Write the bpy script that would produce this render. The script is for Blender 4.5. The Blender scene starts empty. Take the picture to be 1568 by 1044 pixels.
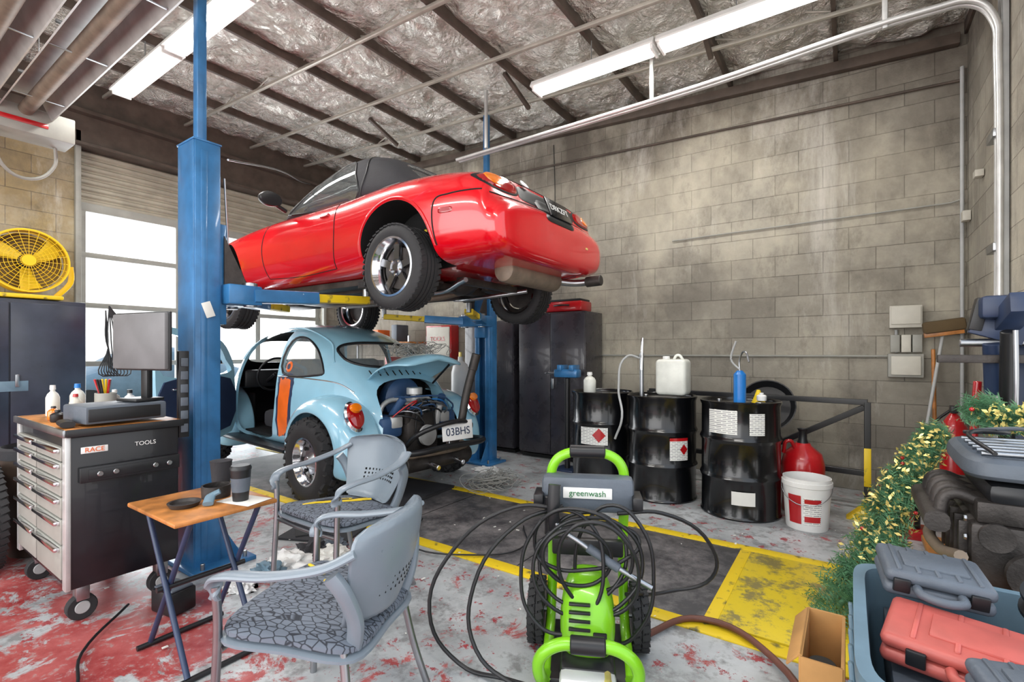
import bpy, bmesh, math, random
from mathutils import Vector, Matrix, noise
from mathutils.bvhtree import BVHTree
R=random.Random(7)
rad=math.radians
def lin(c):
    return tuple(((v/255)/12.92 if v/255<=.04045 else ((v/255+.055)/1.055)**2.4) for v in c)
class M:
    def __init__(s,name):
        s.m=bpy.data.materials.new(name); s.m.use_nodes=True
        s.n=s.m.node_tree.nodes; s.l=s.m.node_tree.links; s.b=s.n['Principled BSDF']
        s.tc=s.n.new('ShaderNodeTexCoord'); s.v=s.tc.outputs['Object']
    def put(s,inp,v):
        if isinstance(v,bpy.types.NodeSocket): s.l.new(v,inp)
        elif isinstance(v,(tuple,list)) and len(v)==3 and inp.type=='RGBA': inp.default_value=(*v,1)
        else: inp.default_value=v
    def map(s,sc=(1,1,1),loc=(0,0,0),vec=None):
        n=s.n.new('ShaderNodeMapping'); s.l.new(vec or s.v,n.inputs[0]); n.inputs['Scale'].default_value=sc; n.inputs['Location'].default_value=loc; return n.outputs[0]
    def noise(s,scale,detail=4,rough=.55,vec=None,dist=0):
        n=s.n.new('ShaderNodeTexNoise'); s.l.new(vec or s.v,n.inputs['Vector']); n.inputs['Scale'].default_value=scale
        n.inputs['Detail'].default_value=detail; n.inputs['Roughness'].default_value=rough; n.inputs['Distortion'].default_value=dist; return n.outputs[0]
    def ramp(s,fac,stops):
        n=s.n.new('ShaderNodeValToRGB'); s.l.new(fac,n.inputs[0]); e=n.color_ramp.elements
        while len(e)<len(stops): e.new(.5)
        for i,(p,c) in enumerate(stops):
            e[i].position=p; e[i].color=(c,c,c,1) if isinstance(c,(int,float)) else (*c,1)
        return n.outputs[0]
    def mix(s,f,a,b,mode='MIX'):
        n=s.n.new('ShaderNodeMix'); n.data_type='RGBA'; n.blend_type=mode
        s.put(n.inputs[0],f); s.put(n.inputs[6],a); s.put(n.inputs[7],b); return n.outputs[2]
    def math(s,op,a,b=0.0,clamp=False):
        n=s.n.new('ShaderNodeMath'); n.operation=op; n.use_clamp=clamp; s.put(n.inputs[0],a); s.put(n.inputs[1],b); return n.outputs[0]
    def sep(s,vec=None):
        n=s.n.new('ShaderNodeSeparateXYZ'); s.l.new(vec or s.v,n.inputs[0]); return n.outputs
    def comb(s,x,y,z=0.0):
        n=s.n.new('ShaderNodeCombineXYZ'); s.put(n.inputs[0],x); s.put(n.inputs[1],y); s.put(n.inputs[2],z); return n.outputs[0]
    def bump(s,h,strength=.3,dist=.01):
        n=s.n.new('ShaderNodeBump'); s.l.new(h,n.inputs['Height']); n.inputs['Strength'].default_value=strength; n.inputs['Distance'].default_value=dist
        s.l.new(n.outputs[0],s.b.inputs['Normal'])
    def col(s,v): s.put(s.b.inputs['Base Color'],v)
    def rough(s,v): s.put(s.b.inputs['Roughness'],v)
    def metal(s,v): s.put(s.b.inputs['Metallic'],v)
def mat(name,c,rough=.5,metal=0,var=.12,scale=6,bump=0,bscale=80,coat=0,emit=0,trans=0,c2=None,thr=.5,alpha=1):
    m=M(name); c=lin(c)
    nz=m.noise(scale,5)
    if c2: f=m.ramp(nz,[(thr-.06,0),(thr+.06,1)]); m.col(m.mix(f,c,lin(c2)))
    else:
        a=tuple(v*(1-var) for v in c); b=tuple(min(1,v*(1+var)) for v in c)
        m.col(m.mix(m.ramp(nz,[(.35,0),(.65,1)]),a,b))
    if rough>.25: m.rough(m.math('ADD',m.math('MULTIPLY',nz,.12),max(0,rough-.06)))
    else: m.rough(rough)
    m.metal(metal)
    if bump: m.bump(m.noise(bscale,3),bump,.004)
    if coat: m.b.inputs['Coat Weight'].default_value=coat; m.b.inputs['Coat Roughness'].default_value=.04
    if trans: m.b.inputs['Transmission Weight'].default_value=trans
    if alpha<1: m.b.inputs['Alpha'].default_value=alpha
    if emit:
        m.b.inputs['Emission Color'].default_value=(*c,1); m.b.inputs['Emission Strength'].default_value=emit
    return m.m
# ---------------- geometry helpers
def group(name,loc=(0,0,0),rz=0,rot=None,sc=1):
    e=bpy.data.objects.new(name,None); bpy.context.scene.collection.objects.link(e); e.location=loc
    e.rotation_euler=rot if rot else (0,0,rad(rz)); e.empty_display_size=.1; e.scale=(sc,sc,sc); return e
def addob(name,me,mt,P=None,smooth=False):
    ob=bpy.data.objects.new(name,me); bpy.context.scene.collection.objects.link(ob)
    if mt:
        for x in (mt if isinstance(mt,(list,tuple)) else [mt]): me.materials.append(x)
    if P: ob.parent=P
    if smooth and hasattr(me,'polygons'):
        for p in me.polygons: p.use_smooth=True
        me.set_sharp_from_angle(angle=rad(38))
    return ob
def frombm(name,bm,mt,P=None,smooth=False):
    bmesh.ops.recalc_face_normals(bm,faces=bm.faces[:])
    me=bpy.data.meshes.new(name); bm.to_mesh(me); bm.free(); return addob(name,me,mt,P,smooth)
def box(name,c,s,mt,P=None,rot=(0,0,0),bev=.004,seg=2):
    bm=bmesh.new(); bmesh.ops.create_cube(bm,size=1)
    bmesh.ops.scale(bm,vec=s,verts=bm.verts)
    if bev: bmesh.ops.bevel(bm,geom=bm.edges[:],offset=min(bev,min(s)*.45),segments=seg,affect='EDGES',profile=.5)
    ob=frombm(name,bm,mt,P,True); ob.location=c; ob.rotation_euler=[rad(a) for a in rot]; return ob
def cyl(name,p0,p1,r,mt,P=None,r2=None,seg=24):
    p0=Vector(p0);p1=Vector(p1);d=p1-p0;L=d.length; r2=r if r2 is None else r2
    b=min(.004,r*.2,L*.2)
    return lathe(name,[(0,0),(r-b,0),(r,b),(r2,L-b),(r2-b,L),(0,L)],p0,mt,P,d.to_track_quat('Z','Y').to_euler(),seg)
def lathe(name,prof,loc,mt,P=None,rot=(0,0,0),seg=32,mi=None,closed=False):
    bm=bmesh.new(); rings=[]
    for r,z in prof:
        if r<1e-6: rings.append([bm.verts.new((0,0,z))])
        else: rings.append([bm.verts.new((r*math.cos(2*math.pi*i/seg),r*math.sin(2*math.pi*i/seg),z)) for i in range(seg)])
    prs=list(zip(rings[:-1],rings[1:]))
    if closed: prs.append((rings[-1],rings[0]))
    for k,(a,b) in enumerate(prs):
        for i in range(seg):
            j=(i+1)%seg
            if len(a)==1 and len(b)==1: continue
            if len(a)==1: f=bm.faces.new((a[0],b[i],b[j]))
            elif len(b)==1: f=bm.faces.new((a[i],b[0],a[j]))
            else: f=bm.faces.new((a[i],b[i],b[j],a[j]))
            if mi: f.material_index=mi[k]
    ob=frombm(name,bm,mt,P,True); ob.location=loc; ob.rotation_euler=rot; return ob
def tube(name,pts,r,mt,P=None,cyc=False,smooth=True,res=6):
    cu=bpy.data.curves.new(name,'CURVE'); cu.dimensions='3D'; cu.bevel_depth=r; cu.bevel_resolution=3; cu.use_fill_caps=True; cu.resolution_u=res
    if smooth:
        sp=cu.splines.new('BEZIER'); sp.bezier_points.add(len(pts)-1)
        for b,p in zip(sp.bezier_points,pts): b.co=p; b.handle_left_type=b.handle_right_type='AUTO'
    else:
        sp=cu.splines.new('POLY'); sp.points.add(len(pts)-1)
        for b,p in zip(sp.points,pts): b.co=(*p,1)
    sp.use_cyclic_u=cyc
    ob=bpy.data.objects.new(name,cu); bpy.context.scene.collection.objects.link(ob); cu.materials.append(mt)
    if P: ob.parent=P
    return ob
def catmull(pts,n=6):
    pts=[Vector(p) for p in pts]; out=[]
    for i in range(len(pts)-1):
        p0=pts[max(i-1,0)];p1=pts[i];p2=pts[i+1];p3=pts[min(i+2,len(pts)-1)]
        for k in range(n):
            t=k/n; out.append(.5*((2*p1)+(p2-p0)*t+(2*p0-5*p1+4*p2-p3)*t*t+(3*p1-p0-3*p2+p3)*t**3))
    out.append(pts[-1]); return out
def sweep(name,pts,w,h,mt,P=None,up=(0,0,1),n=6,seg=12,pw=2.6):
    q=catmull(pts,n); bm=bmesh.new(); rings=[]; up=Vector(up)
    for i,p in enumerate(q):
        t=(q[min(i+1,len(q)-1)]-q[max(i-1,0)]).normalized(); s=t.cross(up)
        s=s.normalized() if s.length>1e-4 else Vector((1,0,0)); u=s.cross(t).normalized()
        f=i/(len(q)-1); ww=(w[0]*(1-f)+w[1]*f) if isinstance(w,tuple) else w; hh=(h[0]*(1-f)+h[1]*f) if isinstance(h,tuple) else h
        rr=[]
        for k in range(seg):
            a=2*math.pi*k/seg; c,sn=math.cos(a),math.sin(a)
            rr.append(bm.verts.new(p+s*(ww/2*math.copysign(abs(c)**(2/pw),c))+u*(hh/2*math.copysign(abs(sn)**(2/pw),sn))))
        rings.append(rr)
    for a,b in zip(rings[:-1],rings[1:]):
        for k in range(seg): bm.faces.new((a[k],a[(k+1)%seg],b[(k+1)%seg],b[k]))
    bm.faces.new(rings[0]); bm.faces.new(rings[-1]); return frombm(name,bm,mt,P,True)
def prism(name,out,axis,a,b,mt,P=None,smooth=False,bev=0):
    bm=bmesh.new()
    def v(p,t): return {'x':(t,p[0],p[1]),'y':(p[0],t,p[1]),'z':(p[0],p[1],t)}[axis]
    A=[bm.verts.new(v(p,a)) for p in out]; B=[bm.verts.new(v(p,b)) for p in out]; n=len(out)
    bm.faces.new(A); bm.faces.new(B[::-1])
    for i in range(n): bm.faces.new((A[i],B[i],B[(i+1)%n],A[(i+1)%n]))
    if bev: bmesh.ops.bevel(bm,geom=bm.edges[:],offset=bev,segments=2,affect='EDGES')
    return frombm(name,bm,mt,P,smooth)
def rings_ob(name,rings,mt,P=None,sub=0,cap=True,cyc=True):
    bm=bmesh.new(); V=[[bm.verts.new(p) for p in r] for r in rings]
    for a,b in zip(V[:-1],V[1:]):
        n=len(a)
        for i in range(n if cyc else n-1): bm.faces.new((a[i],a[(i+1)%n],b[(i+1)%n],b[i]))
    if cap and cyc: bm.faces.new(V[0]); bm.faces.new(V[-1])
    ob=frombm(name,bm,mt,P,True)
    if sub:
        m=ob.modifiers.new('s','SUBSURF'); m.levels=sub; m.render_levels=sub
    return ob
def bake(ob,ang=35):
    bpy.context.view_layer.update(); dg=bpy.context.evaluated_depsgraph_get()
    me=bpy.data.meshes.new_from_object(ob.evaluated_get(dg)); ob.modifiers.clear(); ob.data=me
    for p in me.polygons: p.use_smooth=True
    me.set_sharp_from_angle(angle=rad(ang)); return ob
def cut(ob,cs):
    for c in cs:
        m=ob.modifiers.new('b','BOOLEAN'); m.operation='DIFFERENCE'; m.object=c; m.solver='EXACT'
    bake(ob)
    for c in cs: bpy.data.objects.remove(c)
    return ob
def smoothpoly(pts,n=6):
    pts=[Vector((p[0],p[1],0)) for p in pts]; k=len(pts); out=[]
    for i in range(k):
        p0=pts[i-1];p1=pts[i];p2=pts[(i+1)%k];p3=pts[(i+2)%k]
        for j in range(n):
            t=j/n; q=.5*((2*p1)+(p2-p0)*t+(2*p0-5*p1+4*p2-p3)*t*t+(3*p1-p0-3*p2+p3)*t**3); out.append((q.x,q.y))
    return out
def bvh(ob):
    return BVHTree.FromPolygons([v.co.copy() for v in ob.data.vertices],[tuple(p.vertices) for p in ob.data.polygons])
def cast(tr,p,axis,sg,off):
    if axis=='y': o=Vector((p[0],sg*6,p[1])); d=Vector((0,-sg,0))
    elif axis=='x': o=Vector((sg*6,p[0],p[1])); d=Vector((-sg,0,0))
    else: o=Vector((p[0],p[1],sg*6)); d=Vector((0,0,-sg))
    h,nn,_,_=tr.ray_cast(o,d)
    if h is None: return None
    if nn.dot(d)>0: nn=-nn
    return h+nn*off
def patch(name,tr,out,axis,sg,mt,P,off=.004,rings=6):
    cx=sum(p[0] for p in out)/len(out); cy=sum(p[1] for p in out)/len(out)
    bm=bmesh.new(); V=[]
    for k in range(rings+1):
        t=k/rings; row=[]
        for p in out:
            q=cast(tr,(cx+(p[0]-cx)*t,cy+(p[1]-cy)*t),axis,sg,off if k<rings else off*.2)
            row.append(bm.verts.new(q) if q is not None else None)
        V.append(row)
    n=len(out)
    for a,b in zip(V[:-1],V[1:]):
        for i in range(n):
            f=[a[i],a[(i+1)%n],b[(i+1)%n],b[i]]
            if all(f):
                try: bm.faces.new(f)
                except: pass
    bmesh.ops.remove_doubles(bm,verts=bm.verts[:],dist=1e-5)
    return frombm(name,bm,mt,P,True)
def line(name,tr,pts,axis,sg,mt,P,r=.004,off=0,n=8):
    q=[cast(tr,(p.x,p.y),axis,sg,off) for p in catmull([(a[0],a[1],0) for a in pts],n)]
    q=[a for a in q if a is not None]
    if len(q)>1: return tube(name,q,r,mt,P,smooth=False)
def ell(cx,cy,a,b,n=28,rot=0,pw=2):
    o=[]
    for i in range(n):
        t=2*math.pi*i/n; c,s=math.cos(t),math.sin(t)
        x=a*math.copysign(abs(c)**(2/pw),c); y=b*math.copysign(abs(s)**(2/pw),s)
        o.append((cx+x*math.cos(rot)-y*math.sin(rot),cy+x*math.sin(rot)+y*math.cos(rot)))
    return o
def text(name,body,loc,size,rot,mt,P=None):
    cu=bpy.data.curves.new(name,'FONT'); cu.body=body; cu.size=size; cu.extrude=.0006; cu.align_x='CENTER'; cu.align_y='CENTER'
    ob=bpy.data.objects.new(name,cu); bpy.context.scene.collection.objects.link(ob); cu.materials.append(mt)
    ob.location=loc; ob.rotation_euler=[rad(a) for a in rot]
    if P: ob.parent=P
    return ob
# ---------------- materials
black=mat('black_plastic',(24,25,28),.4); blackg=mat('black_gloss_paint',(11,12,15),.22,coat=.3,var=.1)
rubber=mat('tire_rubber',(40,40,42),.75,bump=.3); dark=mat('dark_void',(10,10,11),.8)
chrome=mat('chrome',(225,225,228),.12,1); steel=mat('brushed_steel',(165,168,172),.32,1); alu=mat('aluminium',(200,201,200),.4,.5)
gun=mat('gunmetal_spoke',(120,122,126),.25,1)
iron=mat('cast_iron_greasy',(68,64,62),.5,.6,var=.4,bump=.4); rust=mat('aged_brown_steel',(132,118,104),.55,.4,var=.3)
blue=mat('lift_blue_paint',(48,108,158),.34,.1,var=.2,coat=.25); navy=mat('navy_paint',(40,55,84),.4)
yel=mat('yellow_paint_worn',(222,190,24),.5,c2=(90,84,50),thr=.64,scale=14)
white=mat('white_plastic',(228,228,226),.35,var=.04); offw=mat('off_white_metal',(196,193,182),.5,var=.08)
grey=mat('grey_metal_box',(150,150,143),.5,var=.1); lgrey=mat('light_grey_paint',(170,172,172),.45)
redp=mat('red_car_paint',(204,2,22),.22,.0,var=.03,coat=1); redm=mat('red_enamel',(176,16,24),.3,coat=.5)
pale=mat('pale_blue_car_paint',(150,200,222),.25,.0,var=.03,coat=.9); orange=mat('orange_paint',(228,104,30),.35)
canvas=mat('soft_top_canvas',(46,46,50),.8,bump=.4); wood=mat('wood_top',(172,112,56),.4,var=.35,scale=12)
pane=mat('car_window_glass',(160,168,170),.03,.75,alpha=.62,var=0); thin=mat('clear_glass_pane',(215,230,235),.03,.3,alpha=.22,var=0)
tail=mat('tail_lens_red',(150,8,14),.08,coat=1); amber=mat('amber_lens',(230,120,20),.1,coat=1)
chairp=mat('chair_grey_plastic',(122,133,143),.30,var=.05); lime=mat('lime_green_plastic',(124,194,26),.3,var=.05,coat=.3)
tubeglow=mat('fluorescent_tube',(255,252,244),.3,emit=14,var=0); pink=mat('faded_red_case',(186,90,82),.45,var=.15)
tote=mat('tote_blue_grey',(100,126,142),.45); caseg=mat('case_grey',(84,92,102),.5,bump=.3)
green=mat('fir_green',(92,140,104),.6,var=.3,scale=30); gold=mat('gold_tinsel',(248,224,136),.3,.4)
card=mat('cardboard',(180,134,80),.8); brownst=mat('brown_steel_beam',(84,73,65),.6,var=.25); screen=mat('screen_grey',(104,104,106),.5)
concr=mat('outside_ground',(190,188,182),.9); poly=mat('jug_white_translucent',(216,218,210),.35); blueb=mat('bottle_blue',(30,120,200),.3)
paper=mat('paper_label',(222,221,215),.6,var=.05); deepblue=mat('cooling_shroud_blue',(44,74,112),.4)
cob=mat('web_grey_fluff',(150,150,146),.9); rail=mat('galvanised_rail',(182,178,168),.4,.4)
m=M('chair_fabric'); vo=m.n.new('ShaderNodeTexVoronoi'); vo.feature='DISTANCE_TO_EDGE'; vo.inputs['Scale'].default_value=30; m.l.new(m.map((1,1.9,1)),vo.inputs['Vector'])
m.col(m.mix(m.ramp(vo.outputs[0],[(.03,0),(.09,1)]),lin((46,50,58)),lin((106,114,126)))); m.rough(.85); fabric=m.m
def blockmat(name,ax,yellow_lit=0):
    m=M(name); s=m.sep(); hx=s[0] if ax=='x' else s[1]; uv=m.comb(hx,s[2])
    b=m.n.new('ShaderNodeTexBrick'); m.l.new(uv,b.inputs['Vector']); b.offset=.5
    b.inputs['Scale'].default_value=1; b.inputs['Brick Width'].default_value=.4; b.inputs['Row Height'].default_value=.2
    b.inputs['Mortar Size'].default_value=.004; b.inputs['Mortar Smooth'].default_value=.6; b.inputs['Bias'].default_value=-.2
    c1,c2,mo=(lin((170,165,152)),lin((144,139,128)),lin((126,121,112))) if not yellow_lit else (lin((188,164,114)),lin((156,134,92)),lin((120,104,80)))  # second set has the left wall's yellowish light put into the block colour
    m.put(b.inputs['Color1'],c1); m.put(b.inputs['Color2'],c2); m.put(b.inputs['Mortar'],mo)
    c=b.outputs[0]
    c=m.mix(m.math('MULTIPLY',m.noise(18,7,.8),.55),c,m.mix(.5,c,lin((92,86,78))))
    big=m.noise(.7,7,.7,vec=m.map((1,1,1.2),(3,0,1))); c=m.mix(m.ramp(big,[(.42,.0),(.66,.6)]),c,lin((90,84,76)))
    big2=m.noise(.8,6,.68,vec=m.map((1,1,.8),(8,0,4))); c=m.mix(m.ramp(big2,[(.48,.0),(.64,.6)]),c,lin((200,193,174)))
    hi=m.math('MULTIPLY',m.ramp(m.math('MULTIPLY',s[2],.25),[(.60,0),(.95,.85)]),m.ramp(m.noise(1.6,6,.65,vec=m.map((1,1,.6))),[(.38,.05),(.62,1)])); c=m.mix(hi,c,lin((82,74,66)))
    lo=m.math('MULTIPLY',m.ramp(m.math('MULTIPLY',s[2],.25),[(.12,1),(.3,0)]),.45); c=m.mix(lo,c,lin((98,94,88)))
    st=m.noise(1,8,vec=m.map((1.6,1.6,.42),(1.7,0,0)),rough=.75,dist=.3); c=m.mix(m.math('MULTIPLY',m.ramp(st,[(.55,0),(.72,1)]),.6),c,lin((208,204,196)))
    gr=m.noise(1,8,vec=m.map((2.4,2.4,1.2),(7.7,0,0)),rough=.78); c=m.mix(m.math('MULTIPLY',m.ramp(gr,[(.53,0),(.70,1)]),.55),c,lin((82,76,68)))
    m.col(c); m.rough(.9)
    h=m.math('ADD',m.math('MULTIPLY',b.outputs[1],-.6),m.math('MULTIPLY',m.noise(60,4),.35)); m.bump(h,.7,.012); return m.m
blk=blockmat('cinder_block_wall','x'); blky=blockmat('cinder_block_wall_side','y'); blkw=blockmat('cinder_block_yellow_lit','y',1)
m=M('painted_concrete_floor'); s=m.sep()
g=m.mix(m.ramp(m.noise(2.5,6),[(.35,0),(.65,1)]),lin((150,154,156)),lin((188,192,194)))
g=m.mix(m.ramp(m.noise(9,6,.7),[(.50,0),(.64,.8)]),g,lin((116,116,116)))
bias=m.math('ADD',m.math('MULTIPLY',s[1],-.085),m.math('MULTIPLY',s[0],-.022))
rn=m.math('ADD',m.noise(3.2,9,.74,dist=.6),bias)
rf=m.ramp(rn,[(.47,0),(.515,1)])
rc=m.mix(m.ramp(m.noise(5,6,.7),[(.35,0),(.65,1)]),lin((142,46,48)),lin((182,98,96)))
rc=m.mix(m.ramp(m.noise(20,6,.7),[(.55,0),(.62,.6)]),rc,lin((156,148,146)))
fl2=m.ramp(m.noise(11,8,.78),[(.58,0),(.60,.92)])
g=m.mix(fl2,g,lin((152,42,50)))
g=m.mix(rf,g,rc); g=m.mix(m.ramp(m.noise(1.3,7,.72,vec=m.map((1,1,1),(5,2,0))),[(.57,0),(.70,.5)]),g,lin((78,74,72)))
m.col(g); m.rough(m.math('ADD',m.math('MULTIPLY',m.noise(6,4),.3),.2)); m.bump(m.noise(30,5),.14,.004); floorm=m.m
m=M('dark_floor_plate'); m.col(m.mix(m.ramp(m.noise(3,9,.78),[(.42,0),(.66,1)]),lin((60,59,62)),lin((126,122,122)))); m.rough(.5); m.bump(m.noise(40,4),.2,.003); plate=m.m
m=M('yellow_diamond_plate'); nz=m.noise(4.5,9,.8); m.col(m.mix(m.ramp(nz,[(.49,0),(.57,.9)]),lin((212,186,26)),lin((116,108,72)))); m.rough(.45)
ck=m.n.new('ShaderNodeTexChecker'); ck.inputs['Scale'].default_value=45; m.l.new(m.v,ck.inputs[0]); m.bump(ck.outputs[1],.35,.004); yplate=m.m
m=M('foil_insulation'); nz=m.noise(3,6,.6); m.col(m.mix(m.ramp(nz,[(.3,0),(.7,1)]),lin((216,213,204)),lin((248,247,242)))); m.metal(.88); m.rough(m.math('ADD',m.math('MULTIPLY',m.noise(7,4),.2),.15))
m.bump(m.math('ADD',m.noise(4.5,7,.6,dist=2.2,vec=m.map((1,.6,1))),m.math('MULTIPLY',m.noise(16,6,.6,dist=1.4),.35)),1.0,.10); foil=m.m
m=M('fan_yellow'); m.col(lin((232,190,16))); m.rough(.3); fany=m.m
# ---------------- room
XG,XR,YW,YB=-7.3,.805,5.45,-3.2
cz=lambda x:3.86+(XR-x)*.05
box('floor',((XG+XR)/2,(YW+YB)/2,-.05),(XR-XG+.4,YW-YB+.2,.1),floorm,bev=0)
def wallbox(name,x0,x1,y0,y1,z0,z1,mt):
    bm=bmesh.new(); bmesh.ops.create_cube(bm,size=1)
    for v in bm.verts: v.co=Vector((x0 if v.co.x<0 else x1,y0 if v.co.y<0 else y1,z0 if v.co.z<0 else z1))
    return frombm(name,bm,mt)
wallbox('wall_back',XG-.2,XR+.2,YW,YW+.2,-.1,4.6,blk)
wallbox('wall_right',XR,XR+.2,3.2,YW,-.1,4.6,blky)
DY0,DY1,DZ=1.79,4.95,3.62
wallbox('wall_left',XG-.2,XG,YB,DY0,-.1,DZ,blkw)
wallbox('wall_left_pier',XG-.2,XG,DY1,YW,-.1,DZ,blky)
wallbox('trim_header_beam',XG-.2,XG+.06,YB,YW,DZ,4.5,brownst)
wallbox('trim_header_flange',XG+.06,XG+.16,YB,YW,3.98,4.02,brownst)
wallbox('trim_header_flange_low',XG+.06,XG+.14,YB,YW,DZ,DZ+.03,brownst)
box('ground_outside',(-17.5,2,-.08),(20,26,.1),concr,bev=0)
JX=.9; RY=.86
nx,ny=300,320; bm=bmesh.new(); gv=[]
for i in range(nx+1):
    x=XG+(XR-XG)*i/nx; row=[]
    for j in range(ny+1):
        y=YB+(YW-YB)*j/ny
        s1=abs(math.sin(math.pi*(x-XG)/JX)); s2=abs(math.sin(math.pi*(YW-y)/RY))
        sag=-.09*(s1**.5)*(s2**.45)
        q=Vector((x*2.4,y*2.4,0)); wv=noise.noise_vector(q)*.8
        w=(1-abs(noise.noise(q*1.3+wv)))*.10-.075+noise.noise(Vector((x*9,y*5,3))+wv)*.025+(1-abs(noise.noise(Vector((x*5,y*7,9))+wv)))*.04
        row.append(bm.verts.new((x,y,cz(x)+.12+sag+w*min(1,s1*2)*min(1,s2*2+.3))))
    gv.append(row)
for i in range(nx):
    for j in range(ny): bm.faces.new((gv[i][j],gv[i+1][j],gv[i+1][j+1],gv[i][j+1]))
ceil=frombm('ceiling',bm,foil,None,True)
P=group('ceiling_trusses')
x=XG+JX;k=0
while x<XR:
    box(f'joist_{k}',(x,(YW+YB)/2,cz(x)+.07),(.034,YW-YB-.02,.10),brownst,P,bev=.003); x+=JX;k+=1
L=XR-XG; ang=math.degrees(math.atan(.05))
y=YW-RY;k=0
while y>YB:
    xm=(XG+XR)/2
    box(f'chord_{k}',(xm,y,cz(xm)+.0),(L-.05,.035,.03),rail,P,rot=(0,ang,0),bev=.003)
    y-=RY;k+=1
for yy,kk in ((YW-RY,0),(YW-3*RY,1)):
    pts=[];x=XG+.3;up=0
    while x<XR-.1: pts.append((x,yy+.03,cz(x)+(.12 if up else .01))); up=1-up; x+=.35
    tube(f'web_{kk}',pts,.008,rail,P,smooth=False)
for x in (-5.0,-2.9,-1.0):
    box('brace_leg',(x,4.3,cz(x)-.02),(.04,.5,.04),brownst,P,rot=(-20,0,0))
box('wall_angle',((XG+XR)/2,YW-.05,cz((XG+XR)/2)-.03),(L-.1,.07,.09),brownst,P,rot=(0,ang,0))
P=group('garage_door')
zs=[.03,.57,1.12,1.81,2.40,2.96]
for i,z in enumerate(zs): box(f'rail_{i}',(XG-.08,(DY0+DY1)/2,z),(.05,DY1-DY0-.01,.06 if i<5 else .1),grey,P)
for i,y in enumerate([DY0+.05,2.84,3.9,DY1-.05]): box(f'stile_{i}',(XG-.08,y,1.49),(.045,.07,2.94),grey,P)
pts=[];zz=2.99
while zz<DZ-.01:
    pts+= [(XG-.09,zz),(XG-.065,zz+.02),(XG-.065,zz+.05),(XG-.09,zz+.07)]; zz+=.08
pts=[(a,min(b,DZ)) for a,b in pts]; pts+=[(XG-.13,DZ),(XG-.13,2.99)]
prism('corrugated_curtain',[(a,b) for a,b in pts],'y',DY0+.02,DY1-.02,mat('curtain_beige',(164,158,142),.5),P)
box('jamb_channel_1',(XG+.03,DY0-.01,1.9),(.06,.05,3.8),grey,P); box('jamb_channel_2',(XG+.03,DY1+.02,1.8),(.06,.05,3.6),grey,P)
P=group('parked_car',(-11.5,4.0,0)); rr=[]
for (y,hw,zt) in ((-2,.6,.6),(-1.9,.8,.75),(-1,.85,.9),(-.6,.83,1.35),(.6,.83,1.4),(1.2,.84,.95),(1.9,.8,.85),(2,.6,.6)):
    rr.append([(-hw,y,.3),(-hw,y,.3+(zt-.3)*.5),(-hw*.85,y,zt),(0,y,zt+.02),(hw*.85,y,zt),(hw,y,.3+(zt-.3)*.5),(hw,y,.3),(0,y,.28)])
rings_ob('body',rr,tote,P,2)
for yy in (-1.25,1.25):
    for xx in (-.8,.8): cyl('wheel',(xx-.1,yy,.31),(xx+.1,yy,.31),.31,rubber,P)
P=group('overhead_door_track')
for dy,nm in ((0,'a'),(.05,'b')):
    tube('track_'+nm,[(.75,4.13+dy,.05),(.75,4.13+dy,3.1),(.735,4.13+dy,3.3),(.64,4.13+dy,3.44),(.45,4.13+dy,3.47),(-1,4.13+dy,3.42),(-3.6,4.13+dy,3.40)],.018,alu,P)
for x in (.2,-1.4,-3.2): box('hanger',(x,4.15,(3.44+cz(x))/2),(.03,.03,cz(x)-3.44),alu,P)
box('wall_bracket_plate',(.785,4.2,1.9),(.03,.12,3.4),lgrey,P)
for z in (1.2,1.9,2.6): box('bracket',(.75,4.22,z),(.05,.18,.05),steel,P)
P=group('wall_conduits')
tube('conduit_top',[(XR-.05,YW-.03,3.5),(-7.0,YW-.03,3.78)],.011,brownst,P,smooth=False)
tube('conduit_mid',[(.52,YW-.02,1.22),(-2.9,YW-.02,1.22)],.01,grey,P,smooth=False)
tube('conduit_box',[(XR-.02,YW-.04,2.52),(.7,YW-.02,2.50),(-1.6,YW-.02,2.48)],.007,grey,P,smooth=False)
tube('conduit_vertical',[(XR-.04,YW-.05,.3),(XR-.04,YW-.05,3.6)],.014,lgrey,P,smooth=False)
tube('thin_cable',[(-3.1,YW-.02,3.9),(-3.08,YW-.02,3.2),(-3.1,YW-.02,2.6)],.005,black,P)
box('junction_box',(XR-.03,YW-.14,2.35),(.05,.08,.08),offw,P)
box('junction_box_2',(XR-.03,4.85,2.55),(.05,.08,.05),offw,P)
P=group('electrical_panel_boxes')
box('upper_box',(.40,YW-.055,1.56),(.22,.1,.19),offw,P); box('upper_lid',(.40,YW-.11,1.57),(.2,.02,.15),offw,P)
for i in range(3): box(f'mid_outlet_{i}',(.33+i*.075,YW-.04,1.33),(.065,.07,.15),grey if i!=1 else offw,P)
box('lower_box',(.40,YW-.05,1.14),(.24,.1,.2),grey,P); box('lower_lid',(.40,YW-.105,1.14),(.2,.02,.16),offw,P)
tube('box_conduit',[(.34,YW-.03,1.45),(.34,YW-.03,1.25)],.012,lgrey,P,smooth=False)
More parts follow.
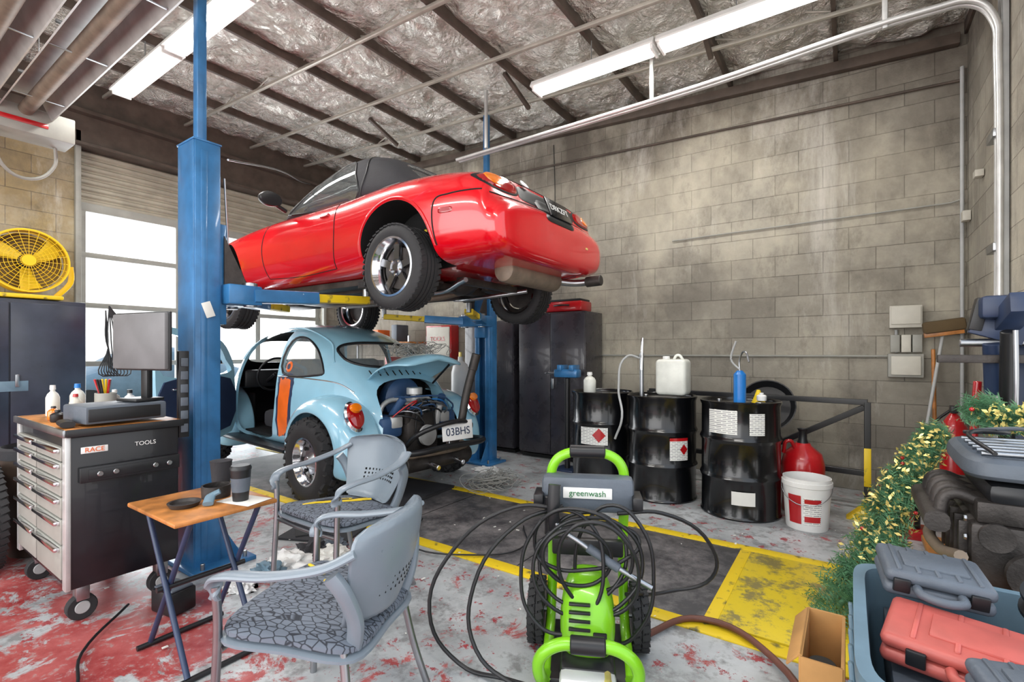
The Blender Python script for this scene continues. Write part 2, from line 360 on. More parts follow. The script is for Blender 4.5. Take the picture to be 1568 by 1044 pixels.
def fluor(x0,x1,y,z,e=28):
    P=group('fluorescent_light')
    n=max(1,round((x1-x0)/1.2)); w=(x1-x0)/n
    for i in range(n):
        a=x0+i*w; xm=a+w/2
        prism(f'housing_{i}',[(y-.075,z+.06),(y-.1,z+.015),(y-.1,z),(y+.1,z),(y+.1,z+.015),(y+.075,z+.06)],'x',a+.01,a+w-.01,white,P)
        for s_ in (-.045,.045): cyl(f'tube_{i}',(a+.05,y+s_,z-.018),(a+w-.05,y+s_,z-.018),.014,tubeglow,P,seg=12)
        for e_ in (a+.03,a+w-.03): box('lampholder',(e_,y,z-.015),(.02,.16,.04),white,P)
        cyl('hang_rod',(xm,y,z+.05),(xm,y,cz(xm)+.02),.005,steel,P,seg=8)
        ld=bpy.data.lights.new('tube_area','AREA'); ld.shape='RECTANGLE'; ld.size=w; ld.size_y=.18; ld.energy=e; ld.color=(1,.98,.94)
        lo=bpy.data.objects.new('tube_light',ld); bpy.context.scene.collection.objects.link(lo); lo.location=(xm,y,z-.05); lo.parent=P
fluor(-2.47,-.1,3.96,3.74,20); fluor(-6.1,-3.6,1.83,3.88); fluor(-4.5,-2.1,-1.2,3.7); fluor(-1.6,.6,.2,3.6,20)  # last two fixtures are added out of view to brighten the room
P=group('radiant_tube_heater')
for k,yy in enumerate((.68,1.06)):
    prism(f'reflector_{k}',[(yy-.17,3.26),(yy-.09,3.44),(yy+.09,3.44),(yy+.17,3.26),(yy+.16,3.26),(yy+.085,3.425),(yy-.085,3.425),(yy-.16,3.26)],'x',-5.7,-1.2,alu,P)
    cyl(f'heat_tube_{k}',(-5.7,yy,3.30),(-1.2,yy,3.30),.05,rust,P)
    for x in (-5.3,-4.3,-3.3,-2.3):
        box('clamp',(x,yy,3.44),(.03,.24,.02),steel,P); cyl('chain',(x,yy,3.44),(x,yy,cz(x)),.004,steel,P,seg=6); box('strap',(x,yy,3.27),(.02,.31,.006),steel,P)
box('burner_box',(-5.85,.98,3.22),(.3,.8,.22),grey,P,bev=.01); box('burner_label',(-5.695,1.05,3.2),(.006,.3,.04),redm,P)
tube('gas_hose',[(-5.8,.9,3.1),(-5.9,.95,2.85),(-6.0,1.15,2.8),(-6.0,1.3,2.95),(-5.95,1.3,3.12)],.014,grey,P)
P=group('ceiling_cable'); tube('cable',[(-3.1,1.46,2.42),(-4.5,2.6,3.0),(-6.2,3.9,3.6),(-7.1,4.6,3.95)],.006,steel,P)
def wheel(P,loc,Rr,w,rr,outer,style='road',spokes=5,spokemat=None,name='wheel',xaxis=False):
    rot=(rad(90),0,0) if outer<0 else (rad(-90),0,0)
    if xaxis: rot=(0,rad(90)*outer,0)
    G=bpy.data.objects.new(name,None); bpy.context.scene.collection.objects.link(G); G.parent=P; G.location=loc; G.rotation_euler=rot
    h=w/2
    prof=[(rr,-h*.85),(rr+.015,-h*.97),((rr+Rr)/2,-h*1.03),(Rr-.025,-h*.95),(Rr-.006,-h*.82),(Rr,-h*.6)]
    for g in (-.33,0,.33):
        prof+=[(Rr,h*(g-.06)),(Rr-.009,h*(g-.05)),(Rr-.009,h*(g+.05)),(Rr,h*(g+.06))]
    prof+=[(Rr,h*.6),(Rr-.006,h*.82),(Rr-.025,h*.95),((rr+Rr)/2,h*1.03),(rr+.015,h*.97),(rr,h*.85)]
    lathe('tire',prof,(0,0,0),rubber,G,seg=64)
    lathe('rim',[(rr-.012,-h*.85),(rr+.006,-h*.9),(rr,-h*.7),(rr-.03,-h*.3),(rr-.035,h*.3),(rr-.012,h*.7),(rr+.006,h*.93),(rr-.008,h*.95),(rr-.02,h*.7),(rr-.045,h*.3),(rr-.045,-h*.3),(rr-.012,-h*.85)],(0,0,0),chrome if style!='dull' else black,G,seg=48)
    sm=spokemat or steel
    if style in('road','dull'):
        lathe('hub',[(0,h*.55),(.025,h*.55),(.03,h*.5),(.06,h*.45),(.065,h*.1),(0,h*.1)],(0,0,0),sm,G)
        k_=rr/.197
        for i in range(spokes):
            a=2*math.pi*i/spokes+.3
            pr=[(.04*k_,-.028*k_),(rr*.6,-.02*k_),(rr-.02,-.032*k_),(rr-.02,.032*k_),(rr*.6,.02*k_),(.04*k_,.028*k_)]
            o=prism('spoke',pr,'z',h*.15,h*.42,sm,G,bev=.004); o.rotation_euler=(0,0,a)
            if style=='road':
                cyl('lug',(.05*math.cos(a+.6),.05*math.sin(a+.6),h*.45),(.05*math.cos(a+.6),.05*math.sin(a+.6),h*.56),.008,chrome,G,seg=6)
        lathe('brake_disc',[(0,-.01),(rr*.72,-.01),(rr*.72,.01),(0,.01)],(0,0,0),iron,G)
        bm=bmesh.new(); nb=44 if style=='road' else 24
        for row,z0 in enumerate((-.74,.74) if style=='road' else (-.5,.5)):
            for i in range(nb):
                a=2*math.pi*(i+.5*row)/nb
                mt_=Matrix.Rotation(a,4,'Z')@Matrix.Translation((Rr-.001,0,z0*h))@Matrix.Rotation(.35,4,'X')
                bmesh.ops.create_cube(bm,size=1,matrix=mt_@Matrix.Diagonal((.010,2*math.pi*Rr/nb*.72,h*(.36 if style=='road' else .8),1)))
        frombm('tread_shoulder',bm,rubber,G)
    else:
        lathe('wheel_disc',[(0,h*.75),(.04,h*.75),(.05,h*.6),(.075,h*.35),(rr*.62,h*.3),(rr*.7,h*.42),(rr*.8,h*.25),(rr-.03,h*.1),(rr-.03,0),(0,0)],(0,0,0),steel,G,seg=48)
        for i in range(8):
            a=2*math.pi*i/8; o=lathe('vent',[(0,0),(.018,0),(.018,.006),(0,.006)],(rr*.66*math.cos(a),rr*.66*math.sin(a),h*.38),dark,G,seg=12)
        bm=bmesh.new(); nb=26
        for row,(z0,ra,off) in enumerate(((-.8,-.02,0),(-.36,0,.5),(.0,.0,0),(.36,0,.5),(.8,-.02,0))):
            for i in range(nb):
                a=2*math.pi*(i+off)/nb
                mt_=Matrix.Rotation(a,4,'Z')@Matrix.Translation((Rr+ra+.004,0,z0*h))@Matrix.Rotation(.3*(1 if i%2 else -1),4,'X')
                bmesh.ops.create_cube(bm,size=1,matrix=mt_@Matrix.Diagonal((.03,2*math.pi*Rr/nb*.66,h*.34,1)))
        frombm('tread_blocks',bm,rubber,G)
    return G
def halfring(pts):
    return [p for p in pts]+[(p[0],-p[1],p[2]) for p in pts[-2:0:-1]]
# ---------------- red convertible
CZ=1.64
P=group('convertible_car',(-3.69,3.07,CZ))
RX=1.155
def msec(x,hw,zb,zt,cr=.02):
    h=zt-zb
    return halfring([(x,0,zb),(x,.55*hw,zb),(x,.86*hw,zb+.015),(x,.965*hw,zb+.18*h),(x,1.0*hw,zb+.42*h),(x,.995*hw,zb+.66*h),(x,.95*hw,zb+.86*h),(x,.83*hw,zb+.965*h),(x,.5*hw,zt+cr*.75),(x,0,zt+cr)])
st=[(-1.97,.42,.30,.44),(-1.94,.58,.24,.52),(-1.82,.72,.19,.60),(-1.6,.79,.18,.655),(-1.35,.825,.17,.70),(-1.1,.84,.17,.735),(-.75,.835,.17,.775),(-.3,.828,.17,.80),(.2,.828,.17,.80),(.6,.832,.17,.81),(.9,.84,.18,.835),(1.2,.842,.19,.84),(1.5,.825,.20,.825),(1.70,.80,.21,.80),(1.80,.78,.215,.775),(1.86,.765,.22,.735),(1.885,.755,.22,.66),(1.90,.75,.22,.60),(1.945,.745,.225,.575),(1.985,.71,.25,.55),(2.0,.66,.28,.51),(2.005,.55,.34,.46)]
body=rings_ob('body',[msec(*a) for a in st],[redp,dark],None,2)
cs=[]
for ax in (-1.165,RX):
    for sg in (-1,1):
        c=cyl('c',(ax,sg*.52,.30),(ax,sg*1.2,.30),.335,[redp,dark],seg=64)
        for p in c.data.polygons: p.material_index=1
        cs.append(c)
cut(body,cs); body.parent=P; tr=bvh(body)
box('floor_pan',(0,0,.155),(2.0,1.25,.05),iron,P)
GX=.15
def gsec(x,hw,zt,z0=.76):
    h=zt-z0; x=x+GX
    return halfring([(x,0,z0),(x,.6*hw,z0),(x,hw,z0),(x,.985*hw,z0+.35*h),(x,.92*hw,z0+.72*h),(x,.80*hw,z0+.92*h),(x,.45*hw,z0+.99*h),(x,0,zt)])
gs=[(-.62,.66,.80),(-.5,.68,.90),(-.3,.69,1.03),(-.1,.68,1.13),(.1,.67,1.20),(.4,.665,1.22),(.60,.65,1.17),(.78,.63,1.05),(.92,.60,.91),(1.0,.57,.81)]
gh=rings_ob('soft_top',[gsec(*a) for a in gs],canvas,None,2)
inn=rings_ob('i',[gsec(a[0],a[1]-.02,a[2]-.022,.70) for a in gs[1:-1]],canvas,None,2); bake(inn)
bake(gh); tg=bvh(gh)
sw=[(a+GX,b) for a,b in smoothpoly([(-.42,.80),(-.40,.86),(-.08,1.09),(.28,1.135),(.38,1.0),(.38,.80)],3)]
w1=prism('w',sw,'y',-1,1,canvas)
w2=prism('w',ell(0,.955,.54,.10,24,0,4),'x',-1.2,-.1,canvas)
w3=prism('w',ell(0,1.0,.44,.10,24,0,4),'x',.85,1.5,canvas)
patch('side_glass_l',tg,sw,'y',-1,pane,P,.001); patch('side_glass_r',tg,sw,'y',1,pane,P,.001)
patch('windshield_glass',tg,ell(0,.955,.54,.10,24,0,4),'x',-1,pane,P,.001); patch('rear_window_plastic',tg,ell(0,1.0,.44,.10,24,0,4),'x',1,pane,P,.001)
line('window_seal',tg,sw+sw[:1],'y',-1,black,P,.009,n=1); line('roof_bow',tg,[(.45+GX,.82),(.5+GX,1.0),(.45+GX,1.17)],'y',-1,black,P,.008)
line('windshield_frame',tg,[(-.5+GX,.84),(-.3+GX,.985),(-.1+GX,1.10),(.05+GX,1.15)],'y',-1,black,P,.016)
cut(gh,[inn,w1,w2,w3]); gh.parent=P
for sg in (-1,1):
    box('headrest',(.32,sg*.33,.98),(.08,.24,.2),canvas,P,bev=.03)
    line('belt_trim',tr,[(-.45,.778),(0,.785),(.6,.795),(1.1,.80)],'y',sg,black,P,.008)
    line('door_seam_front',tr,[(-.45,.77),(-.48,.5),(-.45,.25)],'y',sg,dark,P,.004)
    line('door_seam_rear',tr,[(.50,.78),(.53,.5),(.48,.25)],'y',sg,dark,P,.004)
    line('door_seam_low',tr,[(-.45,.25),(0,.235),(.48,.25)],'y',sg,dark,P,.003)
    line('bumper_seam_side',tr,[(1.52,.30),(1.53,.56),(1.65,.60),(1.86,.605)],'y',sg,dark,P,.005)
    line('arch_lip',tr,[(RX+.35*math.cos(rad(a)),.30+.35*math.sin(rad(a))) for a in range(0,181,15)],'y',sg,redp,P,.010,n=3)
    patch('side_marker',tr,ell(1.62,.50,.055,.018,16,0,4),'y',sg,tail,P)
    patch('door_handle',tr,ell(.38,.66,.06,.016,16,0,3),'y',sg,redm,P,.012)
    patch('tail_light_surround',tr,ell(sg*.555,.685,.175,.062,28,0,2.8),'x',1,black,P,.006)
    patch('tail_light',tr,ell(sg*.555,.685,.16,.052,28,0,2.8),'x',1,tail,P,.014)
    patch('turn_lens',tr,ell(sg*.62,.69,.075,.04,20,0,2.6),'x',1,amber,P,.019)
    sweep('mirror_arm',[(-.22,sg*.76,.80),(-.22,sg*.86,.84)],.04,.03,black,P)
    lathe('mirror_shell',[(0,-.07),(.045,-.065),(.075,-.02),(.08,.02),(.074,.03),(0,.03)],(-.22,sg*.90,.87),black,P,(0,rad(90),0),seg=24).scale=(.75,1.2,1)
line('bumper_seam_rear',tr,[(y,.592) for y in (-.70,-.4,0,.4,.70)],'x',1,dark,P,.005)
line('trunk_seam_rear',tr,[(-.5,.755),(0,.755),(.5,.755)],'x',1,dark,P,.004)
line('trunk_seam_l',tr,[(1.2,-.56),(1.5,-.55),(1.80,-.5)],'z',1,dark,P,.004); line('trunk_seam_r',tr,[(1.2,.56),(1.5,.55),(1.80,.5)],'z',1,dark,P,.004)
patch('rear_garnish_panel',tr,ell(0,.675,.385,.055,32,0,6),'x',1,black,P,.006)
patch('rear_plate_recess',tr,ell(0,.60,.20,.09,28,0,8),'x',1,black,P,.010)
box('licence_plate',(1.975,0,.625),(.012,.31,.15),blackg,P,rot=(0,-24,0)); text('plate_text','DRKZFT',(1.984,0,.627),.07,(66,0,90),white,P)
lathe('trunk_badge',[(0,0),(.038,0),(.038,.006),(0,.008)],(1.865,-.28,.755),steel,P,(0,rad(50),0))
patch('bumper_sticker',tr,ell(.40,.42,.02,.008,12,0,4),'x',1,gold,P,.003)
lathe('muffler',[(0,0),(.05,0),(.078,.012),(.085,.03),(.085,.69),(.078,.71),(.05,.72),(0,.72)],(1.70,-.30,.19),rust,P,(rad(-90),0,0)); tube('tail_pipe',[(1.68,.40,.2),(1.85,.52,.18),(2.02,.55,.19)],.028,steel,P)
cyl('exhaust_tip',(1.93,.55,.185),(2.06,.55,.19),.042,iron,P)
tube('exhaust_pipe',[(-1.0,.12,.12),(0,.1,.11),(.7,.12,.10),(.95,.25,.16),(1.3,.3,.20),(1.62,.2,.18)],.03,rust,P)
for sg in (-1,1):
    sweep('lower_arm',[(1.05,sg*.25,.16),(1.13,sg*.6,.14)],.09,.035,iron,P); sweep('upper_arm',[(1.15,sg*.3,.36),(1.15,sg*.6,.30)],.05,.03,iron,P)
    sweep('trailing_link',[(.8,sg*.35,.14),(1.1,sg*.58,.14)],.05,.03,iron,P)
    cyl('shock',(1.2,sg*.52,.16),(1.17,sg*.50,.5),.025,yel,P); tube('spring',[(1.19+.045*math.cos(t*.7),sg*.515+.045*math.sin(t*.7),.2+t*.006) for t in range(50)],.007,iron,P,smooth=False)
    cyl('half_shaft',(1.13,sg*.15,.22),(1.15,sg*.6,.2),.02,iron,P); sweep('front_arm',[(-1.2,sg*.25,.16),(-1.165,sg*.6,.16)],.09,.035,iron,P)
    tube('brace',[(.55,sg*.5,.12),(1.0,sg*.25,.08),(1.45,sg*.4,.13)],.018,steel,P)
    box('frame_rail',(.0,sg*.42,.13),(1.9,.08,.05),iron,P)
lathe('differential',[(0,-.16),(.07,-.14),(.12,-.05),(.12,.05),(.07,.14),(0,.16)],(1.08,0,.2),iron,P,(0,rad(90),0))
box('rear_subframe',(1.02,0,.13),(.1,.62,.06),iron,P); box('rear_subframe_2',(1.35,0,.14),(.07,.7,.05),iron,P)
cyl('prop_shaft',(-.4,0,.2),(.95,0,.2),.035,iron,P); box('gearbox',(-.7,0,.2),(.6,.28,.2),iron,P,bev=.03); box('oil_pan',(-1.25,0,.17),(.45,.3,.16),iron,P,bev=.03)
wheel(P,(RX,-.74,.19),.288,.2,.197,-1,spokemat=gun); wheel(P,(RX,.74,.17),.288,.2,.197,1,spokemat=gun)
wheel(P,(-1.165,-.71,.13),.288,.2,.197,-1,spokemat=gun); wheel(P,(-1.165,.71,.13),.288,.2,.197,1,spokemat=gun)
# ---------------- vintage car
P=group('vintage_compact_car',(-4.81,3.26,.06),-5)
def bsec(x,hw,zb,zt,k=0):
    h=zt-zb
    return halfring([(x,0,zb),(x,.6*hw,zb),(x,.95*hw,zb+.02),(x,hw,zb+.12*h),(x,hw,zb+.34*h),(x,.99*hw,zb+.53*h),(x,.925*hw,zb+.71*h),(x,.83*hw,zb+.86*h),(x,.64*hw,zb+.955*h),(x,.34*hw,zb+.992*h),(x,0,zt)])
bs=[(-1.9,.20,.35,.52),(-1.85,.34,.30,.66),(-1.65,.46,.28,.82),(-1.3,.55,.28,.95),(-.98,.62,.28,1.03),(-.80,.645,.28,1.17),(-.6,.665,.28,1.36),(-.35,.675,.28,1.46),(0,.68,.28,1.50),(.35,.68,.28,1.495),(.7,.665,.28,1.43),(1.0,.635,.28,1.30),(1.25,.595,.28,1.13),(1.45,.54,.3,.97),(1.62,.47,.33,.80),(1.75,.39,.36,.64),(1.80,.28,.4,.5)]
vb=rings_ob('body_shell',[bsec(*a) for a in bs],[pale,dark],None,2); bake(vb); tr=bvh(vb)
def vdoor(): return smoothpoly([(-.56,.36),(-.60,.9),(-.55,1.14),(-.36,1.34),(.1,1.41),(.33,1.38),(.36,.9),(.30,.5),(.18,.36)],4)
qw=smoothpoly([(.46,1.0),(.44,1.3),(.60,1.33),(.85,1.22),(1.02,1.05),(.98,.99)],4)
rwn=ell(0,1.17,.42,.115,40,0,3)
line('door_seam_right',tr,vdoor()+vdoor()[:1],'y',1,dark,P,.004,n=1)
patch('racing_stripe',tr,smoothpoly([(.40,.40),(.42,.9),(.46,.95),(.62,.95),(.60,.7),(.56,.42)],3),'y',-1,orange,P,.003)
patch('stripe_edge',tr,smoothpoly([(.37,.40),(.39,.9),(.42,.97),(.66,.98),(.64,.7),(.60,.40)],3),'y',-1,navy,P,.0015)
line('belt_moulding',tr,[(.38,.965),(.8,.96),(1.2,.93),(1.4,.85)],'y',-1,chrome,P,.006)
line('drip_rail',tr,[(-.62,1.12),(-.4,1.385),(.1,1.44),(.5,1.41),(.9,1.28),(1.1,1.1)],'y',-1,pale,P,.009)
line('rear_window_rubber',tr,rwn+rwn[:1],'x',1,black,P,.014,n=1)
line('quarter_window_rubber',tr,qw+qw[:1],'y',-1,black,P,.011,n=1)
patch('rear_glass',tr,rwn,'x',1,thin,P,.0); patch('quarter_glass',tr,qw,'y',-1,thin,P,.0)
patch('round_decal',tr,ell(.55,1.06,.05,.05,20),'y',-1,orange,P,.006); patch('round_decal_inner',tr,ell(.55,1.06,.03,.03,20),'y',-1,navy,P,.008)
for i in range(9): line('louvre',tr,[(-.3+i*.075,.985),(-.3+i*.075,1.03)],'x',1,dark,P,.006,n=2)
inn=rings_ob('i',[bsec(a[0],a[1]-.03,a[2]+.03,a[3]-.03) for a in bs[3:-3]],[pale,dark],None,2); bake(inn)
for p in inn.data.polygons: p.material_index=1
cts=[inn]
cts.append(prism('d',vdoor(),'y',-1,-.4,[pale,dark]))
cts.append(prism('d',smoothpoly([(-.50,.98),(-.46,1.14),(-.32,1.30),(.1,1.345),(.28,1.33),(.30,.98)],4),'y',.3,1,[pale,dark]))
cts.append(prism('d',qw,'y',-1,1,[pale,dark])); cts.append(prism('d',rwn,'x',.9,2,[pale,dark]))
cts.append(prism('d',ell(0,1.20,.50,.125,40,0,4),'x',-1.5,-.4,[pale,dark]))
cts.append(prism('d',smoothpoly([(-.38,.15),(-.38,.70),(-.30,.90),(0,.955),(.30,.90),(.38,.70),(.38,.15)],4),'x',1.36,2.2,[pale,dark]))
for sg in (-1,1):
    cts.append(cyl('c',(1.2,sg*.44,.33),(1.2,sg*1,.33),.40,[pale,dark],seg=48)); cts.append(cyl('c',(-1.2,sg*.38,.33),(-1.2,sg*1,.33),.40,[pale,dark],seg=48))
cut(vb,cts); vb.parent=P
box('firewall',(1.26,0,.62),(.03,.8,.62),dark,P); box('interior_floor',(0,0,.34),(2.0,1.1,.03),dark,P)
for sg in (-1,1):
    box('inner_arch',(1.2,sg*.42,.5),(.7,.03,.45),dark,P,bev=.05); box('inner_arch_front',(-1.2,sg*.36,.5),(.7,.03,.45),dark,P,bev=.05)
    box('seat_base',(-.0,sg*.3,.50),(.5,.46,.18),canvas,P,bev=.05); box('seat_back',(.24,sg*.3,.82),(.13,.44,.62),canvas,P,rot=(0,12,0),bev=.05)
box('rear_seat',(.85,0,.72),(.3,1.0,.5),canvas,P,bev=.06); box('dashboard',(-.72,0,.90),(.15,1.1,.2),black,P,bev=.03)
tube('steering_wheel',[(-.46+.06*math.sin(a)*1,-.3+.19*math.cos(a),.95+.18*math.sin(a)) for a in [i*math.pi/8 for i in range(16)]],.012,black,P,cyc=True)
cyl('steering_column',(-.46,-.3,.95),(-.7,-.3,.85),.02,black,P)
def fender(nm,ax,sg,front):
    rings=[]
    for i in range(17):
        t=-18+ (216)*i/16; a=rad(t)
        e=.43+ (.07*max(0,math.cos(a))**2 if not front else .10*max(0,math.cos(a))**2)+(.05*max(0,-math.cos(a))**2)
        r0=e+.09*max(0,math.sin(a))
        row=[]
        for (yy,dr) in ((.44,.045),(.58,.045),(.68,.03),(.745,0),(.785,-.05),(.80,-.10),(.785,-.115),(.765,-.05),(.72,-.02),(.58,.02),(.44,.02)):
            q=r0+dr; row.append((ax+math.cos(a)*q,sg*yy,.31+math.sin(a)*q*.93))
        rings.append(row)
    return rings_ob(nm,rings,pale,P,2,cap=True)
for sg in (-1,1):
    fender('rear_fender',1.2,sg,False); fender('front_fender',-1.2,sg,True)
    sweep('running_board',[(-.68,sg*.67,.30),(.70,sg*.67,.30)],.2,.05,black,P)
    base=Vector((1.66,sg*.66,.68))
    tl=lathe('tail_light_bezel',[(0,.0),(.088,0),(.09,.015),(.075,.035),(0,.037)],base,chrome,P,(0,rad(62),0)); tl.scale=(1.45,.9,1)
    tl=lathe('tail_light_lens',[(.078,.03),(.07,.05),(.04,.062),(0,.066)],base,tail,P,(0,rad(62),0)); tl.scale=(1.45,.9,1)
    tl=lathe('turn_signal_lens',[(.06,.0),(.05,.02),(0,.026)],base+Vector((.03,0,.075)),amber,P,(0,rad(58),0)); tl.scale=(.7,.85,1)
    wheel(P,(1.2,sg*.72,.29),.345,.23,.195,sg,'off'); wheel(P,(-1.2,sg*.66,.29),.335,.18,.195,sg,'off')
rings=[]
for i in range(9):
    t=i/8; x=1.36+.56*t; z=1.05+.17*math.sin(t*1.9)-.04*t; hw=.36+.06*math.sin(t*math.pi)-.06*t*t
    rings.append([(x,hw*k/4,z-.12*(k/4)**2*(1-.3*t)) for k in range(-4,5)]+[(x-.01,hw*k/4*.97,z-.025-.12*(k/4)**2*(1-.3*t)) for k in range(4,-5,-1)])
rings_ob('decklid_raised',rings,pale,P,2)
tube('decklid_strut',[(1.5,.3,.9),(1.75,.28,1.08)],.01,black,P,smooth=False)
for i in range(34):
    c=(1.42+R.uniform(-.16,.2),R.uniform(-.05,.3),1.19); tube('wire_fluff',[(c[0]+R.uniform(-.1,.1),c[1]+R.uniform(-.1,.1),c[2]+R.uniform(-.03,.09)) for _ in range(5)],.0025,cob,P,cyc=True,res=4)
E=P
box('engine_case',(1.5,0,.50),(.45,.36,.34),iron,E,bev=.04)
for sg in (-1,1):
    box('cylinder_tin',(1.50,sg*.31,.56),(.40,.22,.18),deepblue,E,bev=.04); box('valve_cover',(1.48,sg*.43,.40),(.34,.06,.12),chrome,E,bev=.02)
    tube('header',[(1.62,sg*.4,.40),(1.8,sg*.42,.34),(1.98,sg*.2,.36),(2.0,0,.36)],.024,rust,E)
    tube('intake_runner',[(1.5,sg*.32,.62),(1.5,sg*.26,.74),(1.5,sg*.06,.78)],.022,alu,E)
    box('heater_box',(1.66,sg*.27,.60),(.1,.12,.10),alu,E,bev=.02); cyl('hose_stub',(1.62,sg*.26,.65),(1.72,sg*.22,.80),.035,deepblue,E)
lathe('fan_shroud',[(0,-.09),(.17,-.08),(.2,-.03),(.2,.06),(.16,.09),(0,.09)],(1.38,0,.76),deepblue,E,(0,rad(90),0))
lathe('crank_pulley',[(0,0),(.09,0),(.09,.01),(.078,.016),(.09,.022),(.09,.032),(.03,.032),(0,.035)],(1.76,0,.47),alu,E,(0,rad(90),0))
cyl('alternator',(1.45,0,.73),(1.68,0,.73),.065,alu,E); lathe('alternator_pulley',[(0,0),(.055,0),(.045,.012),(.055,.025),(0,.025)],(1.7,0,.73),steel,E,(0,rad(90),0))
tube('fan_belt',[(1.745,.09,.45),(1.745,.055,.73),(1.745,0,.785),(1.745,-.055,.73),(1.745,-.09,.45),(1.745,0,.36)],.006,black,E,cyc=True)
cyl('air_cleaner',(1.62,-.02,.82),(1.62,-.02,.88),.07,alu,E); cyl('carburettor',(1.62,-.02,.74),(1.62,-.02,.83),.035,alu,E)
cyl('oil_filler',(1.70,.16,.55),(1.74,.17,.72),.03,alu,E); cyl('distributor',(1.68,-.15,.58),(1.71,-.16,.70),.035,iron,E); cyl('coil',(1.58,.22,.70),(1.74,.22,.72),.028,steel,E)
for i in range(5):
    tube(f'ignition_lead_{i}',[(1.69,-.16,.70),(1.78,-.12+.05*i,.78),(1.7,-.3+.15*i,.66),(1.62,-.34+.16*i,.56)],.006,[redm,black,black,black,blueb][i],E)
for i in range(9): tube(f'fuel_hose_{i}',[(1.45+.03*i,-.3+.08*i,.6),(1.76,-.25+.07*i,.66+.03*(i%3)),(1.70,.1-.05*i,.5+.04*i)],.008,[black,steel,deepblue][i%3],E)
cyl('muffler',(1.9,-.36,.28),(1.9,.36,.28),.07,iron,E); cyl('tail_pipe_l',(1.92,-.14,.27),(2.08,-.14,.25),.022,chrome,E); cyl('tail_pipe_r',(1.92,.14,.27),(2.08,.14,.25),.022,chrome,E)
tube('stinger_exhaust',[(1.9,.14,.30),(1.98,.18,.5),(2.02,.24,.85),(2.08,.28,1.12)],.035,iron,E); cyl('stinger_tip',(2.06,.27,1.04),(2.09,.29,1.18),.04,iron,E)
tube('rear_bumper_tube',[(1.7,-.52,.38),(2.02,-.45,.40),(2.08,0,.41),(2.02,.45,.40),(1.7,.52,.38)],.025,black,E); tube('rear_bumper_tube_2',[(1.8,-.3,.38),(2.04,-.26,.56),(2.05,.26,.56),(1.8,.3,.38)],.02,black,E)
box('licence_plate',(2.11,.04,.54),(.008,.31,.16),white,E,rot=(0,-6,-8)); text('plate_text','03BHS',(2.118,.04,.53),.09,(84,0,82),navy,E)
cyl('transaxle',(1.0,0,.33),(1.3,0,.33),.12,iron,E)
D=bpy.data.objects.new('open_door',None); bpy.context.scene.collection.objects.link(D); D.parent=P; D.location=(-.60,-.70,0); D.rotation_euler=(0,0,rad(-60))
dd=[(p[0]+.60,p[1]) for p in vdoor()]
dp=prism('door_skin',dd,'y',-.02,.035,pale); wd=prism('w',smoothpoly([(.10,.98),(.13,1.12),(.27,1.28),(.70,1.345),(.86,1.33),(.88,.98)],4),'y',-1,1,pale); cut(dp,[wd]); dp.parent=D
prism('door_card',smoothpoly([(.08,.42),(.08,.92),(.88,.92),(.86,.55),(.76,.42)],3),'y',.036,.05,navy,D); cyl('door_handle',(.8,.05,.85),(.7,.07,.85),.01,chrome,D)
cyl('side_mirror_arm',(-.6,-.68,1.05),(-.6,-.80,1.12),.008,chrome,P); lathe('side_mirror',[(0,0),(.06,0),(.065,.015),(.03,.03),(0,.03)],(-.6,-.82,1.14),chrome,P,(0,rad(90),0))
# ---------------- lift
P=group('two_post_car_lift')
def post(px,py,sg,top=2.47):
    w,dp=.205,.135
    box('back_plate',(px,py-sg*dp/2,top/2),(w,.012,top),blue,P)
    for s in (-1,1):
        box('flange',(px+s*w/2,py,top/2),(.012,dp,top),blue,P); box('lip',(px+s*(w/2-.03),py+sg*dp/2,top/2),(.06,.012,top),blue,P)
    box('centre_rib',(px+.107,py-.02,top/2),(.012,.035,top-.1),blue,P)
    box('base_plate',(px,py+sg*.06,.012),(.42,.34,.024),blue,P)
    for s in (-1,1):
        prism('gusset',[(py+sg*.07,.02),(py+sg*.2,.02),(py+sg*.07,.25)],'x',px+s*.08-.005,px+s*.08+.005,blue,P)
        for q in (-.3,1): cyl('anchor_bolt',(px+s*.17,py+sg*q*.18,.02),(px+s*.17,py+sg*q*.18,.06),.012,steel,P,seg=6)
    box('top_cap',(px,py,top+.005),(w+.02,dp+.02,.012),blue,P)
    box('mast_extension',(px+.01,py+.0,(top+cz(px)-.1)/2),(.06,.05,cz(px)-.1-top+.03),blue,P)
    box('carriage',(px,py+sg*.09,1.72),(.15,.06,.6),blue,P); box('arm_yoke',(px,py+sg*.19,1.60),(.34,.2,.12),blue,P,bev=.01)
    for q in (-.085,.08): prism('yoke_gusset',[(py+sg*.1,1.66),(py+sg*.24,1.66),(py+sg*.1,1.95)],'x',px+q,px+q+.012,iron,P)
def arm(x0,y0,x1,y1):
    a=Vector((x0,y0,1.60)); b=Vector((x1,y1,1.65)); mfrac=a.lerp(b,.5)
    sweep('arm_outer',[a,mfrac],.12,.085,blue,P,n=2,pw=8); sweep('arm_inner',[mfrac,b],.09,.06,yel,P,n=2,pw=8)
    cyl('arm_pivot',(x0,y0,1.53),(x0,y0,1.68),.04,steel,P)
    cyl('pad_screw',(x1,y1,1.64),(x1,y1,1.74),.025,steel,P); cyl('rubber_pad',(x1,y1,1.74),(x1,y1,1.79),.06,rubber,P)
post(-3.17,1.33,1); post(-3.45,4.47,-1)
arm(-3.05,1.57,-3.05,2.45); arm(-3.29,1.57,-4.25,2.5); arm(-3.33,4.24,-3.05,3.68); arm(-3.57,4.24,-4.25,3.66)
tube('hydraulic_hose',[(-3.29,1.33,1.5),(-3.31,1.34,1.0),(-3.29,1.33,.4),(-3.30,1.36,.1)],.01,black,P)
